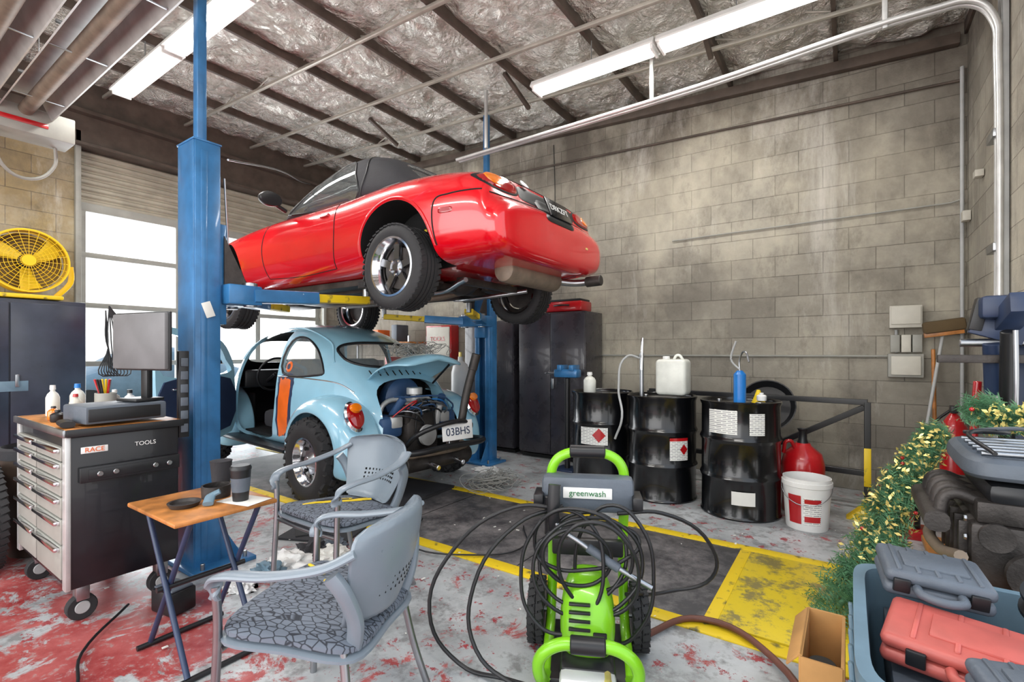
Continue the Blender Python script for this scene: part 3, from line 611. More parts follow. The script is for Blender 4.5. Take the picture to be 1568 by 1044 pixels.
box('sticker',(-3.054,1.33,1.5),(.004,.05,.09),paper,P,rot=(20,0,0))
tube('safety_cable',[(-3.1,1.44,2.3),(-3.12,1.47,1.9)],.006,steel,P)
def flat(name,x0,x1,y0,y1,z,mt): return box(name,((x0+x1)/2,(y0+y1)/2,z/2),(x1-x0,y1-y0,z),mt,bev=.001)
flat('floor_plate_dark',-5.8,-.54,2.36,3.36,.006,plate)
for i,x in enumerate((-1.6,-2.7,-3.8)): flat('trim_plate_joint',x,x+.008,2.37,3.35,.007,dark)
flat('floor_stripe_yellow',-6.4,.78,2.27,2.36,.008,yel); flat('floor_stripe_yellow',-6.4,.78,3.36,3.45,.008,yel)
flat('floor_plate_yellow',-.52,.75,2.37,3.35,.012,yplate)
flat('floor_plate_yellow_trim',-.56,-.50,2.37,3.35,.014,yel)
# ---------------- tool chest
P=group('tool_chest')
x0,x1,y0,y1=-3.77,-2.90,.68,1.12
chb=mat('chest_black',(20,20,26),.35,var=.2,coat=.2)
box('carcass',((x0+x1)/2,(y0+y1)/2,.52),(x1-x0,y1-y0,.70),chb,P,bev=.01)
box('corner_post',(x1-.02,y0-.004,.52),(.05,.02,.70),alu,P); box('corner_post_2',(x0+.02,y0-.004,.52),(.05,.02,.70),alu,P)
box('worktop',((x0+x1)/2,(y0+y1)/2,.885),(x1-x0+.03,y1-y0+.03,.03),wood,P); box('top_edge',((x0+x1)/2,y0-.02,.885),(x1-x0+.04,.012,.035),steel,P); box('top_edge_side',(x1+.02,(y0+y1)/2,.885),(.012,y1-y0+.03,.035),black,P)
for col_,(xa,xb) in enumerate(((x0+.05,x0+.40),(x0+.42,x1-.05))):
    zz=.21
    for i,h in enumerate((.16,.12,.1,.08,.08,.07)):
        box(f'drawer_{col_}_{i}',((xa+xb)/2,y0-.008,zz+h/2),(xb-xa,.02,h-.008),grey,P); box('pull',((xa+xb)/2,y0-.028,zz+h-.018),(xb-xa-.02,.025,.018),chrome,P); zz+=h
for cx in (x0+.08,x1-.07):
    for cy in (y0+.06,y1-.06):
        box('caster_fork',(cx,cy,.135),(.06,.05,.08),steel,P); cyl('caster_wheel',(cx-.02,cy,.06),(cx+.02,cy,.06),.058,rubber,P); cyl('caster_hub',(cx-.023,cy,.06),(cx+.023,cy,.06),.03,lgrey,P)
box('speaker_bar',(x1+.015,.91,.69),(.04,.40,.07),black,P); box('speaker_face',(x1+.036,.91,.69),(.004,.34,.045),black,P)
for yy in (.78,.84,1.0,1.06): cyl('knob',(x1+.037,yy,.69),(x1+.05,yy,.69),.012,steel,P)
box('sticker_yellow',(x1+.003,.77,.80),(.004,.10,.03),white,P); text('sticker_text','RACE',(x1+.007,.77,.80),.03,(90,0,90),orange,P)
text('logo_text','TOOLS',(x1+.004,.97,.80),.028,(90,0,90),white,P); cyl('lock',(x1,1.06,.50),(x1+.008,1.06,.50),.012,redm,P)
P=group('stereo_receiver'); box('case',(-3.06,.90,.955),(.26,.34,.085),caseg,P,bev=.01,rot=(0,0,5)); box('face',(-2.925,.90,.955),(.008,.30,.06),black,P,rot=(0,0,5))
cyl('foot_l',(-3.05,.8,.902),(-3.05,.8,.915),.02,black,P); cyl('foot_r',(-3.05,1.0,.902),(-3.05,1.0,.915),.02,black,P)
P=group('computer_monitor',(-3.05,1.0,1.0),-77); box('base',(0,0,.008),(.14,.16,.016),black,P); box('stand',(-.03,0,.13),(.03,.05,.24),black,P)
box('panel',(0,0,.31),(.03,.42,.29),screen,P,bev=.008); box('bezel',(-.012,0,.31),(.016,.435,.305),black,P,bev=.006)
P=group('computer_mouse'); sweep('shell',[(-2.96,.69,.918),(-3.07,.70,.920)],.055,.03,black,P)
def bottle(name,x,y,z,r,h,mt,cap):
    P=group(name,(x,y,z)); lathe('body',[(0,0),(r*.9,0),(r,r*.15),(r,h*.6),(r*.75,h*.72),(r*.35,h*.8),(r*.35,h*.88),(0,h*.88)],(0,0,0),mt,P,seg=20); lathe('cap',[(0,h*.86),(r*.45,h*.86),(r*.4,h),(0,h)],(0,0,0),cap,P,seg=16)
for (x,y,r,h,mt_,cp) in ((-3.62,.78,.03,.17,poly,white),(-3.55,.86,.028,.12,offw,redm),(-3.68,.90,.035,.17,poly,blueb),(-3.42,.74,.025,.07,amber,black),(-3.36,1.05,.03,.14,white,black),(-3.60,1.05,.03,.13,grey,white),(-3.30,.73,.03,.06,black,black)): bottle('plastic_bottle',x,y,.901,r,h,mt_,cp)
P=group('tool_jar'); lathe('jar',[(0,0),(.05,0),(.05,.12),(.045,.12),(.045,.01),(0,.01)],(-3.5,.98,.901),grey,P,seg=20)
for i in range(7): cyl('tool',(-3.5,.98,.92),(-3.5+R.uniform(-.05,.05),.98+R.uniform(-.05,.05),1.10),.006,[redm,black,yel,steel][i%4],P,seg=8)
P=group('wiping_rag'); sweep('rag',[(-3.36,.88,.917),(-3.30,.92,.937),(-3.26,.86,.917)],.10,.03,paper,P); 
P=group('power_strip'); box('strip',(-2.93,1.15,1.03),(.03,.05,.46),black,P); 
for i in range(6): box('socket',(-2.912,1.15,.85+i*.07),(.006,.035,.045),caseg,P)
P=group('cable_bundle')
for i in range(8): tube('cable',[(-6.5,1.85,1.75),(-6.48,1.83+.03*i,1.4),(-6.5,1.85+.02*i,1.1+.02*i),(-6.5,1.80+.03*i,1.0),(-6.5,1.84,1.3),(-6.5,1.82,1.7)],.006,black,P)
# ---------------- tray table
P=group('folding_tray_table',(-2.25,.96,0))
box('top',(0,0,.615),(.46,.39,.018),wood,P,bev=.006); box('paper',(.14,.10,.626),(.18,.12,.002),paper,P,rot=(0,0,14))
for yy in (-.14,.12):
    tube('leg_a',[(.20,yy,.022),(-.18,yy,.602)],.011,navy,P,smooth=False); tube('leg_b',[(-.20,yy+.02,.022),(.18,yy+.02,.602)],.011,navy,P,smooth=False)
for (x,z) in ((.20,.012),(-.20,.012),(0,.31)): tube('crossbar',[(x,-.17,z),(x,.17,z)],.011,black,P,smooth=False)
TZ=.625
def cup(name,x,y,z,r,h,mt):
    P=group(name,(x,y,z)); lathe('cup',[(0,0),(r*.75,0),(r,h),(r*.96,h),(r*.7,.006),(0,.006)],(0,0,0),mt,P); lathe('lid',[(0,h),(r*1.05,h),(r*1.05,h+.008),(r*.9,h+.018),(0,h+.018)],(0,0,0),black,P); lathe('sleeve',[(r*.85,h*.3),(r*.965,h*.75)],(0,0,0),caseg,P)
cup('paper_coffee_cup',-2.12,1.05,TZ+.002,.04,.13,black)
P=group('metal_tin'); lathe('tin',[(0,0),(.055,0),(.057,.05),(.05,.05),(.05,.01),(0,.01)],(-2.27,1.02,TZ),iron,P)
P=group('ashtray'); lathe('bowl',[(0,0),(.05,0),(.06,.018),(.05,.018),(.045,.006),(0,.006)],(-2.23,.88,TZ),iron,P)
P=group('insulated_mug'); lathe('mug',[(0,0),(.035,0),(.045,.12),(.047,.125),(0,.13)],(-2.40,1.10,TZ),canvas,P)
P=group('blue_rag'); sweep('rag',[(-2.14,.93,TZ+.012),(-2.18,.96,TZ+.03),(-2.17,.99,TZ+.045)],.04,.02,tote,P)
# ---------------- chairs
def chair(x,y,heading,sc=1):
    P=group('stacking_armchair',(x,y,0),heading,sc=sc)
    out=smoothpoly([(-.2,-.2),(.0,-.235),(.2,-.24),(.235,0),(.2,.24),(0,.235),(-.2,.2),(-.215,0)],5)
    def lay(nm,z,mt,sc,h,dome=0):
        rr=[]
        for k,(s_,zz) in enumerate(((sc*.93,z),(sc,z+h*.3),(sc,z+h*.7),(sc*.93,z+h),(sc*.6,z+h+dome),(sc*.2,z+h+dome*1.2))): rr.append([(p[0]*s_,p[1]*s_,zz+.02*(p[0]*s_)/.2) for p in out])
        return rings_ob(nm,rr,mt,P,0)
    lay('seat_shell',.395,chairp,1.04,.022); lay('seat_cushion',.415,fabric,1.0,.035,.012)
    rings=[]
    for i in range(11):
        t=i/10; z=.44+.35*t; hw=(.165+.085*math.sin(min(1,t*1.15)*math.pi/2))*(1-.10*max(0,t-.8)/.2); xo=-.215-.08*t-.02*math.sin(t*3)
        ring=[]
        for k in range(-6,7):
            s_=k/6; ring.append((xo+.085*s_*s_,hw*s_,z-.02*s_*s_*t))
        for k in range(6,-7,-1):
            s_=k/6; ring.append((xo+.085*s_*s_-.016,hw*s_,z-.02*s_*s_*t))
        rings.append(ring)
    rings_ob('backrest',rings,chairp,P,1)
    for i in range(3):
        for k in range(-5,6):
            s_=k/9; z=.54+i*.022; t=(z-.44)/.35; xo=-.215-.08*t-.02*math.sin(t*3)
            box('slot',(xo+.085*s_*s_-.006,.2*s_,z),(.021,.004,.010),dark,P,bev=0)
    for s in (-1,1):
        sweep('back_upright',[(-.19,s*.17,.41),(-.21,s*.2,.50),(-.20,s*.245,.60),(-.17,s*.262,.655)],.05,.035,chairp,P,up=(0,1,0))
        sweep('armrest',[(-.23,s*.235,.715),(-.14,s*.268,.675),(.02,s*.278,.645),(.15,s*.275,.635),(.215,s*.262,.61),(.22,s*.255,.55)],(.055,.05),(.022,.02),chairp,P)
        sweep('front_leg',[(.215,s*.258,.59),(.215,s*.25,.42),(.235,s*.262,.0)],.026,.026,steel,P,up=(1,0,0),pw=2)
        sweep('rear_leg',[(-.17,s*.2,.42),(-.21,s*.225,.2),(-.27,s*.245,.0)],.026,.026,steel,P,up=(1,0,0),pw=2)
    tube('seat_rail',[(.21,-.25,.395),(.215,0,.39),(.21,.25,.395)],.012,steel,P)
    for i in range(14):
        a=R.uniform(-.12,.14); b=-.08-.5*(a-.03)+R.uniform(-.03,.03)
        sweep('torn_foam',[(a-.05,b+.025,.462+a*.1),(a,b,.466+a*.1),(a+.05,b-.03,.463+a*.1)],R.uniform(.010,.026),.008,yel if i%3 else canvas,P,n=3)
    return P
chair(-1.42,.99,203,.97); chair(-2.18,1.60,270)
# ---------------- pressure washer
P=group('pressure_washer',(-.90,1.86,0),26)
for s in (-1,1):
    tube('frame_tube',[(s*.15,-.30,.06),(s*.155,-.1,.07),(s*.155,.06,.14),(s*.15,.08,.45),(s*.155,.06,.68),(s*.14,.05,.775),(s*.09,.05,.815),(0,.05,.825)],.021,lime,P)
    wheel(P,(s*.215,.06,.135),.13,.07,.08,s,'dull',5,grey,xaxis=True)
    tube('front_loop',[(s*.15,-.26,.06),(s*.165,-.34,.10),(s*.16,-.38,.20),(s*.10,-.38,.245),(0,-.38,.25)],.022,lime,P)
    cyl('foot',(s*.15,-.30,0),(s*.15,-.30,.06),.022,black,P)
cyl('handle_grip',(-.075,.05,.827),(.075,.05,.827),.027,black,P); cyl('front_grip',(-.06,-.38,.25),(.06,-.38,.25),.03,black,P)
cyl('axle',(-.2,.06,.135),(.2,.06,.135),.01,steel,P)
box('control_panel',(0,.02,.66),(.38,.09,.15),caseg,P,bev=.025); box('panel_label',(0,-.028,.67),(.20,.006,.045),white,P); text('panel_text','greenwash',(0,-.033,.67),.035,(90,0,0),mat('label_green',(30,110,60),.4),P)
box('hook_l',(-.2,-.0,.64),(.04,.12,.05),black,P); box('hook_r',(.2,-.0,.64),(.04,.12,.05),black,P)
rr=[]
for (z,a,b,yo) in ((.09,.09,.10,-.12),(.13,.105,.13,-.12),(.22,.11,.13,-.11),(.29,.10,.11,-.09),(.35,.08,.08,-.07),(.375,.05,.05,-.05)):
    rr.append([(p[0],p[1],z) for p in ell(0,yo,a,b,20,0,3.2)])
rings_ob('motor_cover',rr,lime,P,1)
for i in range(4): box('vent_slot',(-.03,-.232+.010*i,.22+.026*i),(.08,.02,.010),black,P,rot=(-8,0,0),bev=.002)
box('cover_label',(.045,-.245,.18),(.05,.012,.08),black,P); box('pump_body',(0,-.20,.08),(.2,.2,.08),black,P,bev=.02); box('chassis',(0,-.1,.06),(.28,.4,.03),black,P)
box('white_tank',(0,-.31,.07),(.2,.08,.08),white,P,bev=.02); box('mid_bracket',(0,.05,.42),(.30,.04,.07),black,P,bev=.01)
cyl('inlet_fitting',(.07,-.28,.1),(.07,-.36,.1),.015,gold,P); cyl('gun_holder',(-.155,-.05,.50),(-.155,-.05,.66),.02,black,P)
tube('spray_wand',[(-.13,-.10,.70),(-.13,-.11,.58),(-.02,-.13,.50),(.12,-.15,.42),(.24,-.16,.36)],.011,steel,P); sweep('spray_gun',[(-.13,-.10,.72),(-.135,-.11,.62),(-.13,-.10,.54)],.035,.05,black,P,up=(1,0,0)); cyl('wand_grip',(.0,-.135,.49),(.12,-.15,.42),.018,caseg,P)
def loop(cx,cz_,a,b,y,ph,n=8):
    return [(cx+a*math.cos(t),y+.03*math.sin(t+ph),max(.03,cz_+b*math.sin(t)+.03*math.cos(t+ph))) for t in [2*math.pi*i/n for i in range(n)]]
for i,(cx,c_,a,b,y) in enumerate(((-.02,.44,.17,.17,-.12),(.0,.42,.21,.21,-.15),(-.04,.46,.13,.14,-.17),(.04,.43,.15,.19,-.19),(-.02,.48,.19,.14,-.14),(.1,.38,.15,.24,-.11),(-.10,.40,.16,.22,-.16),(.0,.49,.20,.10,-.13))):
    tube(f'hose_coil_{i}',loop(cx,c_,a,b,y,i),.0075,black,P,cyc=True)
tube('hose_loop_left',[(-.10,-.05,.62),(-.28,-.12,.56),(-.44,-.2,.34),(-.42,-.25,.12),(-.25,-.3,.03),(.05,-.42,.03),(.2,-.35,.1)],.008,black,P)
tube('hose_loop_left_2',[(-.1,-.08,.62),(-.30,-.1,.62),(-.54,-.15,.45),(-.62,-.2,.22),(-.5,-.2,.03),(-.3,-.25,.02),(-.1,-.3,.02)],.008,black,P)
tube('hose_loop_right',[(.12,-.05,.60),(.30,-.02,.60),(.50,.05,.46),(.52,.1,.30),(.35,.12,.22),(.15,-.1,.3)],.008,black,P)
P=group('water_hose'); tube('hose',[(-.85,1.55,.02),(-.72,2.1,.02),(-.55,2.35,.025),(-.25,2.2,.03),(-.05,1.75,.02),(.0,1.25,.02)],.014,mat('brown_hose',(100,60,48),.5),P)
P=group('power_cord'); tube('cord',[(-2.9,.9,.02),(-2.6,.65,.015),(-2.3,.55,.015),(-2.0,.3,.015),(-1.95,.0,.015)],.006,black,P)
P=group('extension_cord'); tube('cord',[(-2.6,2.6,.02),(-2.3,2.2,.02),(-1.9,2.3,.02),(-1.7,2.55,.02),(-1.9,2.9,.02)],.005,black,P)
# ---------------- drums
def label(P,nm,r,z0,z1,a0,a1,mt,h=0):
    bm=bmesh.new(); n=10; rows=[]
    for z in (z0,z1): rows.append([bm.verts.new((r*math.cos(rad(a0+(a1-a0)*i/n)),r*math.sin(rad(a0+(a1-a0)*i/n)),z)) for i in range(n+1)])
    for i in range(n): bm.faces.new((rows[0][i],rows[0][i+1],rows[1][i+1],rows[1][i]))
    return frombm(nm,bm,mt,P,True)
def diamond(P,nm,r,zc,h,ac,aw,mt):
    bm=bmesh.new(); n=10; lo=[];hi=[]
    for i in range(n+1):
        t=-1+2*i/n; a=rad(ac+aw*t); k=h*(1-abs(t))+.0005
        lo.append(bm.verts.new((r*math.cos(a),r*math.sin(a),zc-k))); hi.append(bm.verts.new((r*math.cos(a),r*math.sin(a),zc+k)))
    for i in range(n): bm.faces.new((lo[i],lo[i+1],hi[i+1],hi[i]))
    return frombm(nm,bm,mt,P,True)
def labelmat():
    m=M('printed_label'); b=m.n.new('ShaderNodeTexBrick'); s=m.sep(); m.l.new(m.comb(m.math('ADD',s[0],s[1]),s[2]),b.inputs['Vector'])
    b.inputs['Scale'].default_value=1; b.inputs['Brick Width'].default_value=.06; b.inputs['Row Height'].default_value=.014; b.inputs['Mortar Size'].default_value=.0045
    m.put(b.inputs['Color1'],lin((120,120,125))); m.put(b.inputs['Color2'],lin((180,180,180))); m.put(b.inputs['Mortar'],lin((235,235,230))); m.col(b.outputs[0]); m.rough(.5); return m.m
lab=labelmat()
def drum(x,y):
    P=group('oil_drum',(x,y,0)); r=.29
    prof=[(0,.01),(r-.01,.01),(r,.0),(r+.004,.012),(r-.006,.03)]
    for zc in (.30,.59): prof+=[(r-.006,zc-.03),(r+.002,zc-.015),(r+.008,zc),(r+.002,zc+.015),(r-.006,zc+.03)]
    prof+=[(r-.006,.84),(r+.004,.862),(r+.006,.876),(r-.004,.882),(r-.012,.872),(r-.014,.86),(0,.86)]
    lathe('shell',prof,(0,0,0),blackg,P,seg=48)
    cyl('bung_large',(.16,-.1,.858),(.16,-.1,.875),.035,steel,P); cyl('bung_small',(-.17,.08,.858),(-.17,.08,.872),.02,steel,P)
    return P
D1=drum(-1.98,4.42); D2=drum(-1.36,4.30); D3=drum(-.71,4.21)
label(D1,'hazard_label',.292,.40,.56,-108,-56,lab); diamond(D1,'hazard_diamond',.2945,.49,.065,-72,12,redm)
label(D2,'label',.292,.36,.54,-60,-28,lab); diamond(D2,'hazard_diamond',.2945,.45,.045,-36,7,redm); label(D3,'label_large',.292,.64,.82,-128,-84,lab); label(D3,'label_small',.292,.64,.80,-68,-46,lab); label(D3,'label_bottom',.292,.12,.22,-92,-60,paper); label(D2,'label_red_band',.294,.52,.545,-60,-28,redm)
bottle('plastic_jug',-2.08,4.35,.862,.06,.2,poly,white)
P=group('white_jerrycan'); box('body',(-1.26,4.30,1.04),(.26,.2,.31),poly,P,bev=.035,seg=4); cyl('neck',(-1.32,4.3,1.18),(-1.32,4.3,1.22),.03,white,P); tube('handle',[(-1.26,4.3,1.18),(-1.22,4.3,1.23),(-1.17,4.3,1.18)],.012,poly,P)
P=group('drum_pump'); cyl('pump_tube',(-1.52,4.24,.86),(-1.52,4.24,1.25),.018,steel,P); sweep('pump_lever',[(-1.52,4.24,1.28),(-1.50,4.2,1.38),(-1.50,4.18,1.1)],.02,.015,chrome,P); tube('pump_hose',[(-1.52,4.22,1.2),(-1.62,4.15,1.22),(-1.66,4.05,.95),(-1.60,3.98,.7),(-1.68,4.02,.5)],.01,lgrey,P)
P=group('hand_oil_pump'); lathe('bottle_body',[(0,0),(.045,0),(.045,.22),(.02,.25),(0,.25)],(-.70,4.14,.862),blueb,P); tube('spout',[(-.70,4.14,1.10),(-.70,4.14,1.20),(-.66,4.10,1.26),(-.62,4.05,1.18)],.007,steel,P); sweep('lever',[(-.70,4.14,1.12),(-.76,4.12,1.20),(-.72,4.1,1.34)],.016,.014,lgrey,P)
P=group('yellow_funnel'); lathe('funnel',[(.05,0),(.012,.09),(.012,.1),(.047,.0)],(-.58,4.22,.862),yel,P)
bottle('oil_bottle',-.55,4.16,.884,.035,.06,white,white)
P=group('plastic_bucket',(-.25,4.10,0)); lathe('bucket',[(0,.0),(.13,0),(.133,.01),(.152,.30),(.16,.305),(.16,.335),(.153,.335),(.153,.36),(.148,.36),(.13,.02),(0,.02)],(0,0,0),white,P)
def clabel(P,nm,z0,z1,a0,a1,mt,off=.002):
    bm=bmesh.new(); n=10; rows=[]
    for z in (z0,z1):
        r=.1327+(.152-.133)*(z/.29)+off; rows.append([bm.verts.new((r*math.cos(rad(a0+(a1-a0)*i/n)),r*math.sin(rad(a0+(a1-a0)*i/n)),z)) for i in range(n+1)])
    for i in range(n): bm.faces.new((rows[0][i],rows[0][i+1],rows[1][i+1],rows[1][i]))
    return frombm(nm,bm,mt,P,True)
clabel(P,'bucket_label',.05,.25,-135,-100,redm); clabel(P,'bucket_label_2',.05,.24,-95,-50,lab); clabel(P,'bucket_band',.07,.11,-92,-52,redm,.004); clabel(P,'bucket_band_2',.20,.23,-92,-52,redm,.004)
tube('bail',[(.16*math.cos(rad(a)),.16*math.sin(rad(a))-.01,.31-.12*math.sin(rad((a+180)))) for a in range(-180,1,20)],.003,steel,P)
P=group('red_oil_jug',(-.30,4.48,0)); lathe('jug',[(0,.0),(.14,0),(.15,.02),(.15,.38),(.13,.46),(.06,.52),(.05,.54),(0,.54)],(0,0,0),redm,P); lathe('jug_neck',[(.045,.52),(.03,.57),(.028,.63),(.04,.65)],(0,0,0),black,P); tube('handle',[(-.05,-.05,.50),(-.09,-.08,.56),(-.13,-.06,.46)],.014,redm,P)
P=group('black_steel_gate')
for (a,b) in (((-1.7,4.98,.86),(.12,4.75,.86)),((-1.7,4.98,.30),(.12,4.75,.30)),((.12,4.75,.86),(.12,4.75,.0)),((-1.7,4.98,.86),(-1.7,4.98,0)),((-.75,4.86,.86),(-.75,4.86,.0)),((-.7,4.85,.35),(.1,4.76,.82))): sweep('bar',[a,b],.045,.045,black,P,up=(0,1,.01),n=1,pw=8)
box('gate_tape',(.12,4.725,.35),(.047,.012,.3),yel,P)
P=group('drain_pan'); lathe('pan',[(0,.0),(.2,0),(.24,.07),(.23,.07),(.19,.01),(0,.01)],(-.62,5.05,.75),black,P,(rad(70),0,0))
box('pan_hook',(-.62,5.12,.78),(.03,.4,.02),black,P)
P=group('wooden_broom'); cyl('handle',(.58,5.2,.12),(.58,5.36,1.28),.014,wood,P); box('head',(.58,5.19,.08),(.3,.06,.05),wood,P); box('bristles',(.58,5.19,.03),(.3,.05,.06),canvas,P)
P=group('push_broom'); cyl('handle',(.42,5.0,.05),(.64,5.34,1.42),.012,lgrey,P); box('bristles',(.64,5.30,1.47),(.27,.08,.10),mat('straw',(90,74,50),.9),P,rot=(0,-8,0),bev=.02); box('head',(.64,5.31,1.41),(.25,.06,.04),wood,P,rot=(0,-8,0))
P=group('yellow_wheel_chock'); prism('wedge',[(-.02,0),(.2,0),(.09,.11)],'y',4.45,4.57,yel,P,bev=.004)
def cabinet(x0,x1,y0,y1,h,mt,nm='steel_storage_cabinet'):
    P=group(nm); box('carcass',((x0+x1)/2,(y0+y1)/2,h/2+.03),(x1-x0,y1-y0,h-.06),mt,P,bev=.006); xm=(x0+x1)/2
    box('plinth',(xm,(y0+y1)/2+.02,.02),(x1-x0-.02,y1-y0-.05,.04),dark,P)
    box('door_l',((x0+xm)/2,y0-.008,h/2+.03),((x1-x0)/2-.008,.02,h-.1),mt,P); box('door_r',((x1+xm)/2,y0-.008,h/2+.03),((x1-x0)/2-.008,.02,h-.1),mt,P); box('handle',(xm+.04,y0-.03,h*.52),(.03,.03,.12),steel,P)
cabm=mat('cabinet_charcoal',(52,50,56),.28,var=.2,coat=.3)
cabinet(-3.30,-2.42,4.95,5.4,1.72,cabm); cabinet(-4.2,-3.42,5.0,5.42,1.66,cabm)
P=group('tool_case_red'); box('case',(-2.75,5.15,1.79),(.5,.28,.12),redm,P,bev=.02); box('lid',(-2.75,5.15,1.86),(.46,.25,.03),black,P,bev=.01); tube('handle',[(-2.85,5.0,1.8),(-2.75,4.97,1.8),(-2.65,5.0,1.8)],.01,black,P)
P=group('wall_tool_cabinet'); box('body',(-4.95,5.36,1.40),(.5,.17,.5),redm,P,bev=.01); box('door',(-4.95,5.27,1.40),(.45,.02,.45),offw,P); text('label','TOOLS',(-4.95,5.255,1.45),.09,(90,0,0),redm,P)
P=group('parts_shelf')
for z in (.5,.95,1.4): box('board',(-6.1,5.2,z),(1.7,.42,.03),wood,P)
for x in (-6.92,-5.28):
    for yy in (5.01,5.38): box('upright',(x,yy,.75),(.03,.03,1.5),steel,P)
for i in range(11):
    x=-6.8+i*.14; z=(.515,.965,1.415)[i%3]; h=R.uniform(.12,.28); box('part_box',(x,5.2,z+h/2),(.12,.24,h),[card,redm,caseg,white,caseg,orange][i%6],P,bev=.008)
P=group('gas_cylinder',(-4.05,4.72,0)); lathe('tank',[(0,0),(.11,0),(.115,.02),(.115,1.0),(.09,1.1),(.03,1.15),(.03,1.2),(0,1.2)],(0,0,0),white,P); cyl('valve',(0,0,1.18),(0,0,1.26),.02,gold,P)
P=group('bench_vise',(-2.48,4.64,0)); box('pedestal_base',(0,0,.01),(.24,.24,.02),navy,P); cyl('pedestal',(0,0,.0),(0,0,.98),.03,black,P); box('vise_body',(0,0,1.03),(.28,.12,.09),blue,P,bev=.02); box('jaw_fixed',(.08,0,1.09),(.05,.16,.06),blue,P); box('jaw_moving',(-.06,0,1.09),(.05,.16,.06),blue,P); cyl('screw',(-.14,0,1.03),(-.24,0,1.03),.014,steel,P); cyl('tommy_bar',(-.23,-.08,1.03),(-.23,.08,1.03),.007,steel,P)
lk1=mat('locker_blue_black',(46,52,66),.35,var=.2); lk2=mat('locker_door',(46,52,66),.3,var=.15)
def lcab(y0,y1,h):
    P=group('steel_locker'); xm=-6.95; box('carcass',(xm,(y0+y1)/2,h/2),(.55,y1-y0,h),lk1,P,bev=.006); ym=(y0+y1)/2
    for a,b in ((y0,ym),(ym,y1)): box('door',(xm+.285,(a+b)/2,h/2),(.02,b-a-.012,h-.08),lk2,P)
    box('handle',(xm+.305,ym+.05,h*.55),(.02,.03,.12),steel,P); box('label_strip',(xm+.298,ym-.02,h*.52),(.004,.30,.10),tote,P)
lcab(.55,1.70,1.78); lcab(-.65,.52,1.78)
P=group('drum_fan',(-6.8,1.27,1.79)); box('base',(0,0,.02),(.3,.5,.04),yel,P,bev=.01)
for s in (-1,1): sweep('bracket',[(0,s*.22,.04),(0,s*.335,.2),(0,s*.335,.37)],.05,.012,fany,P,up=(1,0,0))
lathe('shroud',[(.30,-.09),(.315,-.09),(.32,0),(.315,.09),(.30,.09),(.31,0)],(0,0,.38),fany,P,(0,rad(90),0),seg=48,closed=True)
for r_ in (.06,.09,.12,.15,.18,.21,.24,.27,.295): tube('guard_ring',[(.09,r_*math.cos(t),.38+r_*math.sin(t)) for t in [i*math.pi/12 for i in range(24)]],.0022,fany,P,cyc=True)
for i in range(24):
    a=i*math.pi/12; tube('guard_wire',[(.092,.04*math.cos(a),.38+.04*math.sin(a)),(.09,.3*math.cos(a),.38+.3*math.sin(a))],.0022,fany,P,smooth=False)
lathe('rear_grille',[(0,0),(.29,0),(.29,.004),(0,.004)],(-.10,0,.38),mat('brass_dark',(110,88,30),.5),P,(0,rad(90),0))
for i in range(3):
    a=rad(120*i+20); sweep('blade',[(0,.05*math.cos(a),.38+.05*math.sin(a)),(0,.17*math.cos(a+.2),.38+.17*math.sin(a+.2)),(.01,.28*math.cos(a+.3),.38+.28*math.sin(a+.3))],(.06,.2),.01,yel,P,up=(.9,0.3,0.1))
cyl('motor',(-.12,0,.38),(.03,0,.38),.07,black,P); cyl('badge',(.09,0,.38),(.1,0,.38),.055,fany,P)
P=group('trash_bin',(-4.25,.88,0)); lathe('bin',[(0,0),(.17,0),(.21,.62),(.22,.63),(.2,.63),(.16,.02),(0,.02)],(0,0,0),mat('bin_brown',(70,58,50),.5),P)
lathe('liner',[(.215,.60),(.225,.66),(.20,.67),(.19,.55)],(0,0,0),canvas,P)
P=group('spare_tire'); wheel(P,(-4.1,.55,.30),.30,.2,.19,-1)
P=group('rag_pile')
def blob(nm,c,s,mt,P,seed):
    bm=bmesh.new(); bmesh.ops.create_icosphere(bm,subdivisions=4,radius=1)
    for v in bm.verts:
        n_=v.co.normalized(); k=1+.45*noise.fractal(n_*2.2+Vector((seed,0,0)),.8,2,4); v.co=Vector((n_.x*s[0]*k,n_.y*s[1]*k,max(0,n_.z*s[2]*k+.0)))
    o=frombm(nm,bm,mt,P,True); o.location=c; return o
for i,(x,y,sx,sy,sz,mt_) in enumerate(((-2.74,1.64,.13,.11,.06,white),(-2.64,1.84,.10,.1,.05,paper),(-2.70,1.48,.09,.08,.06,tote),(-2.72,1.92,.10,.09,.05,caseg),(-2.66,1.32,.08,.07,.05,white),(-2.74,1.78,.09,.09,.08,canvas))): blob(f'rag_{i}',(x,y,.0),(sx,sy,sz),mt_,P,i*3.1)
P=group('crumpled_paper'); blob('paper',(-2.5,.28,0),(.08,.06,.03),white,P,9)
P=group('crumpled_paper'); blob('paper',(-3.15,4.1,0.0),(.16,.08,.04),white,P,12)
P=group('tangled_wire_pile')
for i in range(24):
    c=(-2.72+R.uniform(-.1,.1),3.65+R.uniform(-.2,.2)); tube('wire',[(c[0]+R.uniform(-.15,.15),c[1]+R.uniform(-.15,.15),R.uniform(.01,.12)) for _ in range(7)],.003,cob,P,cyc=True)
bm=bmesh.new()
for i in range(110):
    x=R.uniform(-4.2,.4); y=R.uniform(.3,5.0); s=R.uniform(.003,.012)
    bmesh.ops.create_cube(bm,size=1,matrix=Matrix.Translation((x,y,.008+s*.15))@Matrix.Rotation(R.uniform(0,6),4,'Z')@Matrix.Diagonal((s*R.uniform(1,2.5),s,s*.3,1)))
frombm('floor_debris',bm,paper)
P=group('rubber_floor_mat'); box('mat',(-3.0,2.05,.008),(.5,.34,.014),canvas,P,rot=(0,0,25)); box('mat_fold',(-3.1,2.07,.02),(.3,.3,.012),rubber,P,rot=(0,0,60))
